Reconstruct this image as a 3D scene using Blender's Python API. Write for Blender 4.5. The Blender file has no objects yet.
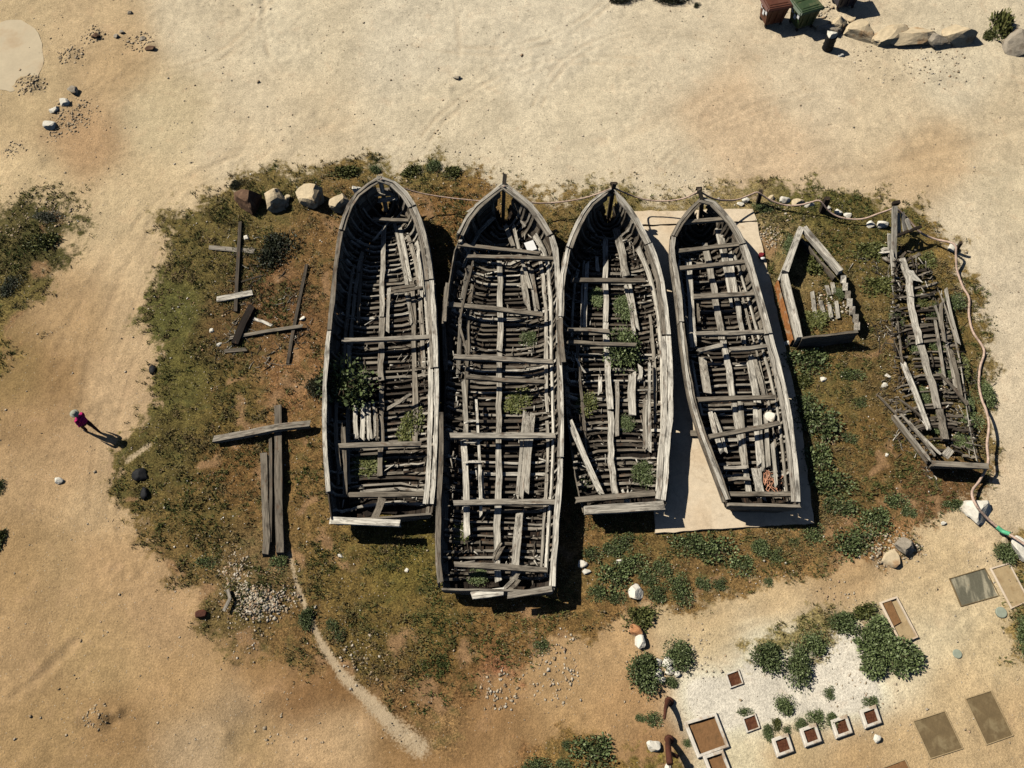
import bpy, bmesh, math, random
import numpy as np
from mathutils import Vector, Matrix, noise as mnoise

random.seed(7); rng = np.random.default_rng(11)
scene = bpy.context.scene
COL = scene.collection

# ------------------------------------------------------------------ camera
F_PX, TILT, DIST = 900.0, math.radians(28.0), 37.5
CAM = Vector((0, -DIST*math.sin(TILT), DIST*math.cos(TILT)))
cd = bpy.data.cameras.new('camera'); cam = bpy.data.objects.new('camera', cd); COL.objects.link(cam)
cam.location = CAM; cam.rotation_euler = (TILT, 0, 0)
cd.sensor_width = 36.0; cd.lens = 36.0*F_PX/1024.0; cd.clip_end = 3000; cd.clip_start = 0.5
scene.camera = cam
scene.cycles.diffuse_bounces = 0
scene.render.resolution_x = 1024; scene.render.resolution_y = 768

CT, ST = math.cos(TILT), math.sin(TILT)
def G(x, y, z=0.0):
    """photo pixel -> world point on the horizontal plane at height z"""
    a, b = (x-512.0)/F_PX, (384.0-y)/F_PX
    d = Vector((a, b*CT+ST, b*ST-CT))
    k = (z-CAM.z)/d.z
    return CAM + d*k
def PIX(X, Y, Z=0.0):
    """world -> pixel (numpy friendly)"""
    dx, dy, dz = X-CAM.x, Y-CAM.y, Z-CAM.z
    cy = dy*CT+dz*ST; cz = -dy*ST+dz*CT
    return 512+F_PX*dx/(-cz), 384-F_PX*cy/(-cz)
def SC(x, y):
    """pixels per metre (horizontal) at a pixel on the ground"""
    p = G(x, y); q = G(x+1, y)
    return 1.0/max(1e-6, abs(q.x-p.x))

# ------------------------------------------------------------------ light
SUN_EL = math.radians(47.0)
_a, _b = G(93, 432), G(127, 446)
sh = Vector((_b.x-_a.x, _b.y-_a.y)); sh.normalize()          # shadows run this way
w = bpy.data.worlds.new('World'); scene.world = w; w.use_nodes = True
nt = w.node_tree; bg = nt.nodes['Background']
sky = nt.nodes.new('ShaderNodeTexSky'); sky.sky_type = 'NISHITA'; sky.sun_disc = False
sky.air_density = .5; sky.dust_density = .25; sky.sun_elevation = SUN_EL; sky.sun_rotation = math.atan2(-sh.x, -sh.y)
nt.links.new(sky.outputs[0], bg.inputs[0]); bg.inputs[1].default_value = 0.05
sd = bpy.data.lights.new('sun', 'SUN'); sd.energy = 5.0; sd.angle = math.radians(0.5); sd.color = (1.0, 0.945, 0.845)
sun = bpy.data.objects.new('sun', sd); COL.objects.link(sun)
sdir = Vector((sh.x*math.cos(SUN_EL), sh.y*math.cos(SUN_EL), -math.sin(SUN_EL)))
sun.rotation_euler = sdir.to_track_quat('-Z', 'Y').to_euler(); sun.location = (-20, 10, 40)
vs = scene.view_settings; vs.view_transform = 'Standard'; vs.look = 'None'; vs.gamma = 1.0; vs.exposure = 0.06
vs.use_curve_mapping = False

# ------------------------------------------------------------------ helpers
def lin(c):
    c = np.asarray(c, float)/255.0
    return np.where(c <= .04045, c/12.92, ((c+.055)/1.055)**2.4)
def _h(ix, iy, s):
    v = np.sin(ix*127.1+iy*311.7+s*74.7)*43758.5453
    return v-np.floor(v)
def vnoise(X, Y, s=0):
    X = np.asarray(X, float); Y = np.asarray(Y, float)
    ix, iy = np.floor(X), np.floor(Y); fx, fy = X-ix, Y-iy
    fx = fx*fx*(3-2*fx); fy = fy*fy*(3-2*fy)
    return (_h(ix, iy, s)*(1-fx)+_h(ix+1, iy, s)*fx)*(1-fy)+(_h(ix, iy+1, s)*(1-fx)+_h(ix+1, iy+1, s)*fx)*fy
def fbm(X, Y, s=0, o=4):
    t = 0; a = .5; n = 0
    for i in range(o):
        t = t+a*vnoise(X*2**i+i*17.3, Y*2**i-i*9.1, s+i); n += a; a *= .5
    return t/n
def inpoly(x, y, poly):
    x = np.asarray(x, float); y = np.asarray(y, float)
    r = np.zeros(x.shape, bool); n = len(poly)
    for i in range(n):
        x1, y1 = poly[i]; x2, y2 = poly[(i+1) % n]
        if y1 == y2: continue
        c = ((y1 > y) != (y2 > y)) & (x < (x2-x1)*(y-y1)/(y2-y1)+x1)
        r ^= c
    return r
def dseg(x, y, pts, closed=False):
    d = np.full(np.shape(x), 1e9); m = len(pts)
    for i in range(m if closed else m-1):
        x1, y1 = pts[i]; x2, y2 = pts[(i+1) % m]
        vx, vy = x2-x1, y2-y1; L = vx*vx+vy*vy+1e-9
        t = np.clip(((x-x1)*vx+(y-y1)*vy)/L, 0, 1)
        d = np.minimum(d, np.hypot(x-x1-t*vx, y-y1-t*vy))
    return d
def sdf(x, y, poly):
    return np.where(inpoly(x, y, poly), 1, -1)*dseg(x, y, poly, True)

def mesh_np(name, V, Fq, attrs=None, smooth=False):
    """fast mesh from arrays; Fq (n,3|4) int"""
    V = np.asarray(V, np.float32); Fq = np.asarray(Fq, np.int32)
    me = bpy.data.meshes.new(name); k = Fq.shape[1]
    me.vertices.add(len(V)); me.vertices.foreach_set('co', V.ravel())
    me.loops.add(Fq.size); me.loops.foreach_set('vertex_index', Fq.ravel())
    me.polygons.add(len(Fq)); me.polygons.foreach_set('loop_start', np.arange(0, Fq.size, k, dtype=np.int32))
    me.polygons.foreach_set('loop_total', np.full(len(Fq), k, np.int32))
    if smooth: me.polygons.foreach_set('use_smooth', np.ones(len(Fq), bool))
    me.update(calc_edges=True)
    for an, (typ, arr) in (attrs or {}).items():
        a = me.attributes.new(an, typ, 'POINT')
        key = {'FLOAT': 'value', 'FLOAT_VECTOR': 'vector', 'FLOAT_COLOR': 'color'}[typ]
        a.data.foreach_set(key, np.asarray(arr, np.float32).ravel())
    return me
def link(name, me, mat=None, parent=None, loc=None):
    o = bpy.data.objects.new(name, me); COL.objects.link(o)
    if mat is not None and me is not None and len(me.materials) == 0: me.materials.append(mat)
    if loc is not None: o.location = loc
    if parent is not None: o.parent = parent
    return o
def tag(o, label, cat, group=None):
    o['label'] = label; o['category'] = cat
    if group: o['group'] = group
    return o
def thing(name, label, cat, loc, group=None):
    o = bpy.data.objects.new(name, None); COL.objects.link(o); o.location = loc; o.empty_display_size = .2
    return tag(o, label, cat, group)
def struct(o): o['kind'] = 'structure'; return o
def smesh(name, V, Fc, mat, parent=None, base=None, attrs=None, smooth=False):
    """small mesh from python lists in world coords, moved to its parent's / own base"""
    b = Vector(base) if base is not None else (Vector(parent.location) if parent is not None else Vector((0, 0, 0)))
    p = parent
    while p is not None and p.parent is not None: p = p.parent
    if p is not None: b = Vector(p.location)
    me = bpy.data.meshes.new(name)
    me.from_pydata([(v[0]-b.x, v[1]-b.y, v[2]-b.z) for v in V], [], Fc)
    if smooth: me.polygons.foreach_set('use_smooth', np.ones(len(Fc), bool))
    for an, (typ, arr) in (attrs or {}).items():
        a = me.attributes.new(an, typ, 'POINT')
        key = {'FLOAT': 'value', 'FLOAT_VECTOR': 'vector', 'FLOAT_COLOR': 'color'}[typ]
        a.data.foreach_set(key, np.asarray(arr, np.float32).ravel())
    me.update()
    o = link(name, me, mat, parent)
    if parent is None: o.location = b
    return o

# ------------------------------------------------------------------ materials
def mat_new(name, rough=.9, spec=.25):
    m = bpy.data.materials.new(name); m.use_nodes = True
    n = m.node_tree.nodes; b = n['Principled BSDF']
    b.inputs['Roughness'].default_value = rough
    b.inputs['Specular IOR Level'].default_value = spec
    return m, m.node_tree, n, b
class NB:
    """tiny node building helper"""
    def __init__(s, nt): s.t = nt; s.n = nt.nodes; s.l = nt.links
    def put(s, sock, v):
        if hasattr(v, 'is_output') or isinstance(v, bpy.types.NodeSocket): s.l.new(v, sock)
        elif v is not None: sock.default_value = v
    def attr(s, name, out='Fac'):
        a = s.n.new('ShaderNodeAttribute'); a.attribute_name = name; return a.outputs[out]
    def math(s, op, a, b=None, c=None, clamp=False):
        m = s.n.new('ShaderNodeMath'); m.operation = op; m.use_clamp = clamp
        for i, v in enumerate((a, b, c)):
            if v is not None: s.put(m.inputs[i], v)
        return m.outputs[0]
    def mix(s, f, a, b, mode='MIX'):
        m = s.n.new('ShaderNodeMix'); m.data_type = 'RGBA'; m.blend_type = mode
        def c4(v): return v if isinstance(v, bpy.types.NodeSocket) else (tuple(v)+(1.0,))[:4]
        s.put(m.inputs['Factor'], f); s.put(m.inputs['A'], c4(a)); s.put(m.inputs['B'], c4(b))
        return m.outputs['Result']
    def noise(s, vec, scale, detail=4, rough=.55, out='Fac', dist=0):
        m = s.n.new('ShaderNodeTexNoise'); s.put(m.inputs['Vector'], vec)
        m.inputs['Scale'].default_value = scale; m.inputs['Detail'].default_value = detail
        m.inputs['Roughness'].default_value = rough; m.inputs['Distortion'].default_value = dist
        return m.outputs[out]
    def vor(s, vec, scale, out='Distance'):
        m = s.n.new('ShaderNodeTexVoronoi'); s.put(m.inputs['Vector'], vec); m.inputs['Scale'].default_value = scale
        return m.outputs[out]
    def ss(s, v, lo, hi, a=0.0, b=1.0):
        m = s.n.new('ShaderNodeMapRange'); m.interpolation_type = 'SMOOTHSTEP'
        s.put(m.inputs[0], v)
        for i, q in enumerate((lo, hi, a, b)): m.inputs[i+1].default_value = q
        return m.outputs[0]
    def scale(s, vec, xyz):
        m = s.n.new('ShaderNodeVectorMath'); m.operation = 'MULTIPLY'; s.put(m.inputs[0], vec); m.inputs[1].default_value = xyz
        return m.outputs[0]
    def gray(s, col, v):
        m = s.n.new('ShaderNodeVectorMath'); m.operation = 'SCALE'; s.put(m.inputs[0], col); s.put(m.inputs['Scale'], v)
        return m.outputs[0]
    def pos(s): return s.n.new('ShaderNodeNewGeometry').outputs['Position']
    def obj(s): return s.n.new('ShaderNodeTexCoord').outputs['Object']
    def rand(s): return s.n.new('ShaderNodeObjectInfo').outputs['Random']
    def bump(s, h, strength=.5, dist=.02):
        m = s.n.new('ShaderNodeBump'); s.put(m.inputs['Height'], h); m.inputs['Strength'].default_value = strength
        m.inputs['Distance'].default_value = dist; return m.outputs[0]

def make_wood(name, light, mid, dark, crack=.5):
    m, t, n, b = mat_new(name, .85, .2); q = NB(t)
    g = q.attr('g', 'Vector'); tone = q.attr('tone', 'Fac')
    gr = q.noise(q.scale(g, (1.1, 26, 26)), 1.0, 5, .65)
    gr2 = q.noise(q.scale(g, (.5, 60, 60)), 1.0, 3, .6)
    bl = q.noise(q.scale(g, (1.4, 3.0, 3.0)), 1.0, 5, .6)
    c = q.mix(q.ss(tone, .0, .55), dark, mid)
    c = q.mix(q.ss(tone, .45, 1.0), c, light)
    c = q.mix(q.math('MULTIPLY', q.ss(bl, .50, .72), .75), c, dark)                       # brown weathered stains
    c = q.mix(q.ss(q.noise(q.scale(g, (2.2, 6, 6)), 1.0, 4, .6), .56, .70, 0, .55), c, (.16, .085, .045))   # rust and rot
    c = q.gray(c, q.ss(gr, .25, .8, .38, 1.38))
    c = q.mix(q.math('MULTIPLY', q.ss(gr2, .54, .64), crack), c, (.02, .016, .012))          # open cracks along the grain
    kn = q.vor(q.scale(g, (1.6, 7, 7)), 1.0)
    c = q.mix(q.ss(kn, .05, .10, .8, 0), c, (.03, .02, .014))                             # nail holes and knots
    q.put(b.inputs['Base Color'], c)
    h = q.math('ADD', q.math('MULTIPLY', gr, .6), q.math('MULTIPLY', gr2, -.6))
    q.put(b.inputs['Normal'], q.bump(h, .7, .02))
    return m
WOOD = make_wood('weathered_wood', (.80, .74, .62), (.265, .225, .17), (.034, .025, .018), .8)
WOODB = make_wood('rotten_shaded_wood', (.15, .115, .08), (.075, .054, .036), (.02, .014, .010))  # rotten timber; its dark tone also carries shade in low hull planks

def simple(name, col, var=.25, sc=6, rough=.9, bump=.3, spec=.25, stain=None, metal=0):
    m, t, n, b = mat_new(name, rough, spec); q = NB(t); p = q.obj()
    a = q.noise(p, sc, 6, .65); a2 = q.noise(p, sc*6, 3, .6)
    c = q.gray(tuple(col), q.ss(a, .2, .8, 1-var, 1+var))
    if stain: c = q.mix(q.ss(q.noise(p, sc*.5, 5, .6), .5, .68), c, stain)
    c = q.gray(c, q.ss(a2, .2, .8, 1-var*.5, 1+var*.5))
    q.put(b.inputs['Base Color'], c); b.inputs['Metallic'].default_value = metal
    if bump: q.put(b.inputs['Normal'], q.bump(q.math('ADD', a, q.math('MULTIPLY', a2, .4)), bump, .05))
    return m
def make_pad():
    m, t, n, b = mat_new('stained_concrete', .9, .2); q = NB(t); p = q.pos()
    c = q.mix(q.ss(q.noise(p, .5, 6, .6, dist=.5), .4, .7), (.68, .56, .40), (.62, .48, .32))
    c = q.gray(c, q.ss(q.noise(p, 5, 6, .7), .25, .75, .86, 1.1)); c = q.gray(c, q.ss(q.noise(p, 40, 3, .6), .25, .75, .88, 1.1))
    c = q.mix(q.ss(q.noise(p, 1.3, 7, .7), .58, .72, 0, .5), c, (.40, .28, .17))
    v = q.n.new('ShaderNodeTexVoronoi'); v.feature = 'DISTANCE_TO_EDGE'; v.inputs['Scale'].default_value = .33
    w_ = q.n.new('ShaderNodeVectorMath'); w_.operation = 'ADD'; q.put(w_.inputs[0], p); q.put(w_.inputs[1], q.noise(p, 1.2, 5, .6, out='Color')); q.put(v.inputs['Vector'], w_.outputs[0])
    c = q.mix(q.ss(v.outputs['Distance'], .003, .010, .22, 0), c, (.30, .22, .14))
    q.put(b.inputs['Base Color'], c); q.put(b.inputs['Normal'], q.bump(q.noise(p, 30, 4, .6), .3, .02)); return m
PAD = make_pad()
ROCKP = simple('limestone_pale', (.56, .45, .29), .22, 3, .9, .5, .2, (.36, .22, .11))
ROCKW = simple('limestone_white', (.74, .69, .58), .12, 3, .9, .4, .2, (.52, .44, .32))
ROCKB = simple('rock_brown', (.13, .075, .045), .4, 4, .9, .7, .2, (.24, .15, .09))
ROCKG = simple('rock_grey', (.34, .29, .22), .3, 4, .9, .6, .2, (.16, .12, .08))
ROCKO = simple('rock_orange', (.42, .20, .09), .3, 4, .9, .5, .2, (.55, .42, .28))
CONC = simple('concrete', (.66, .54, .40), .12, 1.2, .9, .15, .2, (.52, .37, .23))
CONCW = simple('whitewashed_concrete', (.66, .60, .50), .2, 5, .9, .4, .2, (.42, .32, .22))
RUST = simple('rusted_iron', (.085, .028, .014), .4, 6, .8, .4, .3, (.05, .02, .012))
REDSOIL = simple('damp_red_soil', (.11, .042, .022), .35, 14, .95, .6, .1, (.15, .07, .035))
BRSOIL = simple('brown_soil', (.235, .125, .055), .2, 9, .95, .5, .1, (.18, .10, .045))
OLSOIL = simple('olive_water_stained_bed', (.165, .115, .055), .2, 3, .7, .2, .3, (.25, .19, .10))
TANBED = simple('tan_bed', (.42, .31, .17), .15, 6, .95, .3, .1, (.33, .23, .12))
BLACKP = simple('black_plastic', (.010, .010, .011), .3, 6, .65, .3, .2)
ROPE = simple('pale_rope', (.55, .40, .31), .35, 9, .95, .8, .05, (.38, .27, .20))
ROPEG = simple('green_tape', (.10, .42, .22), .2, 10, .5, .2, .4)
GREENP = simple('green_painted_steel', (.040, .068, .026), .2, 5, .5, .1, .5, (.10, .11, .05))
BROWNP = simple('brown_painted_steel', (.11, .038, .020), .25, 5, .55, .1, .4, (.12, .05, .03))
NAVYP = simple('navy_painted_steel', (.010, .012, .030), .2, 5, .4, .1, .5)
WHITEP = simple('white_board', (.78, .77, .74), .06, 5, .5, .05, .4)
ORANGE = simple('orange_primer', (.36, .15, .05), .35, 6, .85, .4, .2, (.40, .30, .20))
NET = simple('orange_net', (.62, .30, .18), .2, 10, .8, .2, .2)
DISC = simple('grey_green_cover', (.30, .33, .25), .12, 7, .7, .2, .3)
RUBBER = simple('rubber', (.015, .015, .015), .2, 10, .7, .2, .3)
def make_sheet():
    m, t, n, b = mat_new('dusty_metal_sheet', .55, .4); q = NB(t); p = q.obj()
    st = q.noise(q.scale(p, (3.0, .7, 1)), 1.2, 4, .5, dist=.8)
    c = q.mix(q.ss(st, .45, .68), (.135, .125, .085), (.36, .32, .22))
    c = q.gray(c, q.ss(q.noise(p, 18, 5, .6), .2, .8, .82, 1.15)); q.put(b.inputs['Base Color'], c)
    return m
SHEET = make_sheet()

def make_leaf(name, c1, c2, c3):
    m, t, n, b = mat_new(name, .55, .35); q = NB(t)
    v = q.attr('lv', 'Fac')
    c = q.mix(q.ss(v, 0, .55), c1, c2); c = q.mix(q.ss(v, .6, 1.0), c, c3)
    c = q.gray(c, q.math('ADD', q.math('MULTIPLY', q.rand(), .35), .8))
    q.put(b.inputs['Base Color'], c)
    return m
LEAF = make_leaf('bluegreen_leaf', (.055, .075, .024), (.14, .18, .065), (.32, .36, .18))
LEAFD = make_leaf('dark_leaf', (.016, .020, .010), (.035, .042, .018), (.08, .08, .04))
LEAFY = make_leaf('olive_leaf', (.06, .075, .02), (.13, .14, .04), (.24, .23, .08))
m, t, n, b = mat_new('dry_grass', .8, .15); q = NB(t); q.put(b.inputs['Base Color'], q.attr('col', 'Color')); GRASS = m
m, t, n, b = mat_new('gravel_stone', .9, .2); q = NB(t); q.put(b.inputs['Base Color'], q.attr('col', 'Color')); GRAVEL = m
STEM = simple('woody_stem', (.08, .055, .035), .3, 20, .9, .3)

# ------------------------------------------------------------------ ground
VEG = [(165,225),(185,200),(215,182),(260,170),(330,165),(378,166),(440,163),(470,178),(520,185),(570,187),(625,186),(690,188),(745,184),(770,180),(800,179),(860,184),
       (885,196),(915,205),(940,222),(956,245),(966,280),(972,300),(985,335),(992,370),(990,420),(998,455),(990,482),(975,492),(968,512),(952,524),(925,530),(905,556),(862,572),
       (800,575),(745,592),(700,600),(655,608),(610,618),(565,640),(540,662),(520,690),(478,716),(450,742),(408,735),(380,700),(330,686),(285,668),(235,655),(205,628),(190,592),(160,572),
       (134,532),(120,488),(128,446),(148,402),(152,352),(138,322),(150,272)]
VEG2 = [(-60,212),(10,218),(40,206),(68,213),(74,235),(60,270),(36,312),(14,345),(-5,400),(-60,430)]
VEG3 = [(1000,545),(1024,535),(1060,540),(1060,660),(1012,655),(1005,610),(1010,565)]
VEG4 = [(520,745),(575,725),(620,742),(650,735),(690,760),(700,800),(500,800)]
VEG5 = [(735,640),(775,620),(850,602),(870,612),(830,645),(770,672),(745,670)]
BARE = [(285,395,16),(305,500,13),(272,482,15),(300,440,10),(322,285,13),(335,225,12),(425,192,14),(565,552,12),(500,685,26),(440,705,20),(560,650,24),(250,640,18),(205,600,14),(880,470,10),(925,505,14),(845,575,20),(765,240,15),(950,520,14),(170,560,14),(135,500,10),(340,670,16),(700,590,10),(640,605,14),(25,330,22),(55,270,14),(10,370,20),(60,225,12),(250,420,11),(230,455,12),(300,362,10),(200,470,10),(330,545,10),(292,565,13),(352,562,10),(400,645,18),(470,645,20),(520,620,16),(240,385,10),(310,330,12),(285,280,10),(890,450,14),(870,340,12),(840,520,10),(900,490,12)]
PATH = [(289,553),(297,585),(308,615),(322,645),(342,675),(370,702),(395,728),(420,748)]
PATHW = [3,5,6,8,11,14,18,28]
SLAB = [(636,203),(749,206),(762,255),(800,420),(813,523),(655,533)]
SAND = [(-80,-60,188,160,116),(20,10,188,160,116),(90,25,190,160,116),(200,20,202,180,142),(300,30,207,188,152),(420,40,210,193,160),(550,40,212,195,162),(680,60,210,191,156),(800,80,209,188,152),(950,80,209,191,156),(1100,0,208,190,155),
  (30,90,182,154,110),(85,145,172,136,94),(110,60,180,148,104),(160,120,194,170,127),(280,110,206,184,146),(450,120,209,190,154),(600,110,211,192,156),(720,110,203,175,136),(760,140,203,175,136),(900,110,206,184,146),(1010,130,202,180,142),(930,150,196,166,124),
  (40,185,197,168,122),(130,200,198,170,125),(240,150,204,180,140),(660,165,210,190,154),(1010,200,208,188,150),
  (190,210,200,172,128),(155,260,194,164,120),(128,325,190,158,114),(110,385,186,153,110),(85,330,172,138,94),(60,380,150,116,74),(35,420,160,126,84),(20,380,140,112,68),(115,440,182,150,108),(70,450,172,138,96),(95,510,184,152,108),(60,560,168,136,92),(100,660,168,136,90),(150,620,178,142,98),(235,700,176,148,110),(300,705,122,88,52),(520,740,150,114,72),(250,672,146,110,66),(340,692,134,98,58),(265,690,158,122,80),(300,745,188,154,110),(350,735,192,160,116),(110,725,150,116,74),(205,740,178,148,108),(420,715,118,85,50),(460,745,138,103,64),(40,480,176,142,98),(20,560,166,132,87),(100,560,178,142,97),(120,640,174,140,94),(180,690,172,136,90),(60,720,163,130,85),(20,660,170,136,92),(250,740,170,138,92),
  (330,740,186,153,110),(220,690,174,138,92),(390,740,150,115,72),(440,740,160,124,80),(500,720,150,112,70),(500,760,160,122,78),(560,690,174,136,90),(610,650,178,140,94),(620,720,172,132,86),(570,740,166,128,82),
  (650,690,168,126,80),(655,740,158,116,72),(700,620,190,158,112),(700,650,196,166,120),(780,600,194,162,116),(840,585,184,150,104),(700,690,224,210,176),(720,710,222,206,170),(770,690,226,213,182),(830,660,228,216,186),(850,690,224,209,174),(780,650,214,196,158),
  (900,660,212,188,146),(940,625,206,180,136),(930,600,200,170,124),(960,690,192,160,114),(860,755,176,140,94),(790,760,186,154,108),(740,760,204,182,140),(1000,650,196,166,120),(1010,720,186,152,106),(905,750,184,150,104),(960,560,204,176,130),(980,540,206,180,138),(1010,490,208,184,146),(1005,400,211,190,154),(1000,300,211,191,156),(980,230,210,190,154),
  (800,800,180,144,98),(300,800,176,140,95),(100,800,160,128,84),(-80,400,170,136,92),(1100,400,208,188,150),(1100,700,190,158,112)]
SOIL = [(200,250,104,86,46),(170,310,92,84,42),(230,330,98,72,42),(270,300,112,78,48),(330,250,118,86,50),(180,380,96,84,42),(160,450,96,80,42),(235,400,102,82,42),(285,390,134,94,58),(240,470,112,80,44),(200,520,104,82,44),(270,480,116,84,48),
  (305,500,122,92,52),(310,440,122,90,52),(180,560,114,88,50),(250,570,118,92,58),(230,630,108,86,50),(300,640,124,92,54),(350,580,112,88,46),(400,570,106,88,42),(420,620,112,88,46),(370,640,104,82,42),(460,660,108,80,42),(520,640,118,86,48),(500,680,150,98,66),(470,690,124,88,52),(560,620,124,92,52),
  (590,570,120,92,52),(640,560,112,86,48),(620,600,128,94,54),(700,570,120,90,52),(760,570,128,96,56),(820,560,132,98,58),(870,550,140,100,62),(910,540,150,108,68),(800,350,116,92,52),(830,330,116,88,50),(830,400,110,88,48),(860,440,112,84,46),(820,480,112,88,50),(880,480,110,82,46),(930,500,110,78,48),(880,380,108,84,48),(860,300,112,88,50),
  (790,260,128,104,64),(760,240,150,124,82),(850,250,104,84,44),(900,270,98,84,44),(940,290,112,88,46),(950,250,126,98,54),(970,400,112,90,52),(880,210,108,90,48),(820,195,100,88,44),(700,200,140,116,74),(560,200,120,94,54),(440,200,124,86,48),(430,175,112,94,52),(600,192,120,100,58),(260,185,110,90,50),
  (20,250,92,78,44),(45,240,74,66,34),(20,300,108,90,48),(10,350,130,104,58),(1015,590,140,112,66),(600,760,130,98,54),(660,760,110,90,44),(800,640,140,120,76),(400,715,124,90,54),(450,728,142,106,66),(445,300,100,70,40),(565,550,128,92,54),(500,440,60,46,28)]
def rbf(px, py, C, r=34.0):
    num = np.zeros(px.shape+(3,)); den = np.zeros(px.shape)+1e-12
    for (x, y, *c) in C:
        d2 = ((px-x)**2+(py-y)**2)/(r*r)
        wt = 1.0/(1.0+d2)**3
        num += wt[..., None]*lin(c); den += wt
    return num/den[..., None]
BUMPS = [(100,718,10,.15),(112,722,7,-.14),(118,712,6,.20),(85,724,8,-.10),(270,722,40,-.15),(265,700,10,.12),(300,703,30,.08),(60,110,22,.10),(85,115,14,-.10),(30,88,10,.14),(45,85,8,-.16),(62,128,9,-.1),
         (95,35,7,.10),(150,45,6,.12),(70,55,7,.12),(200,610,10,.1),(250,595,26,.22),(870,555,12,.15),(905,545,12,.2),(20,265,20,.15),(40,222,12,.12),(230,660,8,.1),(225,735,8,.12),(40,160,6,.08)]
_RR = random.Random(17)
def _arc(cx, cy, r, a0, a1): return [(cx+r*math.cos(a0+(a1-a0)*k/9), cy+.72*r*math.sin(a0+(a1-a0)*k/9)) for k in range(10)]
RUTS = [(_arc(*a), 1.5, .035) for a in [(330,30,70,2.2,4.0),(330,30,78,2.2,4.0),(600,200,190,3.6,4.9),(600,200,200,3.6,4.9),(660,120,120,3.3,5.6),(660,120,129,3.3,5.6),(860,260,230,3.7,4.6),(860,260,240,3.7,4.6),(120,-40,160,.5,1.5),(120,-40,170,.5,1.5),(480,-60,150,.4,2.0),(480,-60,159,.4,2.0),(760,130,60,2.6,5.4),(950,300,180,4.2,5.0),(330,300,210,3.5,4.3),(330,300,221,3.5,4.3)]]+[(_p, 2.0, .04) for _p in ([(178,215),(140,290),(112,370),(96,430),(88,520),(100,600),(135,680)],[(196,222),(158,296),(132,372),(118,420),(108,505),(118,590),(155,670)],[(700,628),(770,612),(850,596),(930,574),(1000,530)],[(640,640),(720,640),(760,622)])]+[([(263,-5),(264,25),(268,55),(280,80)],2.2,.05),([(100,75),(140,90),(180,98),(230,108)],2.5,.05),([(455,-5),(458,30),(460,55)],2.,.03),([(690,170),(740,182),(800,168),(860,172),(920,155),(1030,128)],3.5,.06),([(10,700),(40,675),(75,640)],3,.06),
        ([(28,690),(60,660),(95,620)],3,.05),([(125,480),(118,530),(128,580),(150,640),(190,690)],3,.04),([(85,400),(95,340),(120,280),(160,220)],4,.05),([(55,390),(64,340),(88,290),(120,240)],4,.05),([(700,620),(780,605),(860,585),(930,570)],4,.05),([(180,240),(215,190),(270,150),(350,120)],4,.03),([(150,235),(190,180),(250,140)],4,.03),([(560,150),(640,130),(720,90),(800,85)],4,.03)]
def ground_h(X, Y, full=True):
    X = np.asarray(X, float); Y = np.asarray(Y, float)
    h = (fbm(X*.18, Y*.18, 3, 3)-.5)*.16+(fbm(X*.9, Y*.9, 5, 3)-.5)*.07
    if full:
        near = (np.abs(X) < 60) & (np.abs(Y) < 60)
        px, py = PIX(np.where(near, X, 0), np.where(near, Y, 0))
        for (x, y, r, a) in BUMPS:
            h = h+np.where(near, a*np.exp(-((px-x)**2+((py-y)*1.1)**2)/(r*r)), 0)
    return h
def gz(X, Y): return float(ground_h(np.array([X]), np.array([Y]))[0])
def GG(x, y, dz=0.0):
    p = G(x, y); z = gz(p.x, p.y); p = G(x, y, z); p.z = gz(p.x, p.y)+dz
    return p
def bare_mask(px, py):
    b = np.zeros(np.shape(px)); qx, qy = px/24., py/24.
    px = px+(fbm(qx*.9, qy*.9, 101, 3)-.5)*60; py = py+(fbm(qx*.9, qy*.9, 105, 3)-.5)*60
    for (x, y, r) in BARE: b = np.maximum(b, np.exp(-(((px-x)/r)**2+((py-y)/r)**2)))
    return b
def veg_mask(px, py):
    d = np.maximum.reduce([sdf(px, py, VEG)/22, sdf(px, py, VEG2)/30, sdf(px, py, VEG3)/16-.1, sdf(px, py, VEG4)/22-.2, sdf(px, py, VEG5)/22-.3])
    wx, wy = px/24.0, py/24.0
    d = d+(fbm(wx*.35, wy*.35, 91, 3)-.5)*1.7+(fbm(wx*1.3, wy*1.3, 93, 3)-.5)*1.5
    return np.clip(.5+d*.42-bare_mask(px, py)*.22, 0, 1)
def path_mask(px, py):
    m = np.zeros(np.shape(px))
    for i in range(len(PATH)-1):
        d = dseg(px, py, PATH[i:i+2]); wd = .5*(PATHW[i]+PATHW[i+1])*.5
        m = np.maximum(m, np.clip(1.3-d/wd*.8, 0, 1)*(1 if i < len(PATH)-2 else .86))
    d = dseg(px, py, [(127,461),(138,453),(149,445)]); m = np.maximum(m, np.clip(1.25-d/3.2*.8, 0, 1)*.8)
    return m
def rect(cx, cy, ax, ay, bx, by):
    return [(cx-ax/2-bx/2, cy-ay/2-by/2), (cx+ax/2-bx/2, cy+ay/2-by/2), (cx+ax/2+bx/2, cy+ay/2+by/2), (cx-ax/2+bx/2, cy-ay/2+by/2)]
SMALLP = [(735,678.5),(751.5,723),(783,745),(811,735),(842,726.5),(871,716.5)]
BEDPOLY = [rect(x, y, 11, -4, 4, 12) for x, y in SMALLP]+[[(689,725),(715,716),(726,744.5),(700,754)],[(707,758),(722,753),(731,776),(716,781)],[(914,721.5),(945,711.5),(962.5,748),(931,758)],[(966.5,699),(991.5,691),(1013,735),(987.5,744)],
  [(950.5,578.7),(985,568.5),(999,595),(962,605.5)],[(992,569),(1009,564),(1028,600),(1012,607)],[(882.5,603),(897,598),(917,636),(902,642)],[(884,768),(905,760),(915,780),(894,790)]]
STEP = .105
xs = np.arange(-36, 36, STEP); ys = np.arange(-17, 27, STEP)
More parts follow.
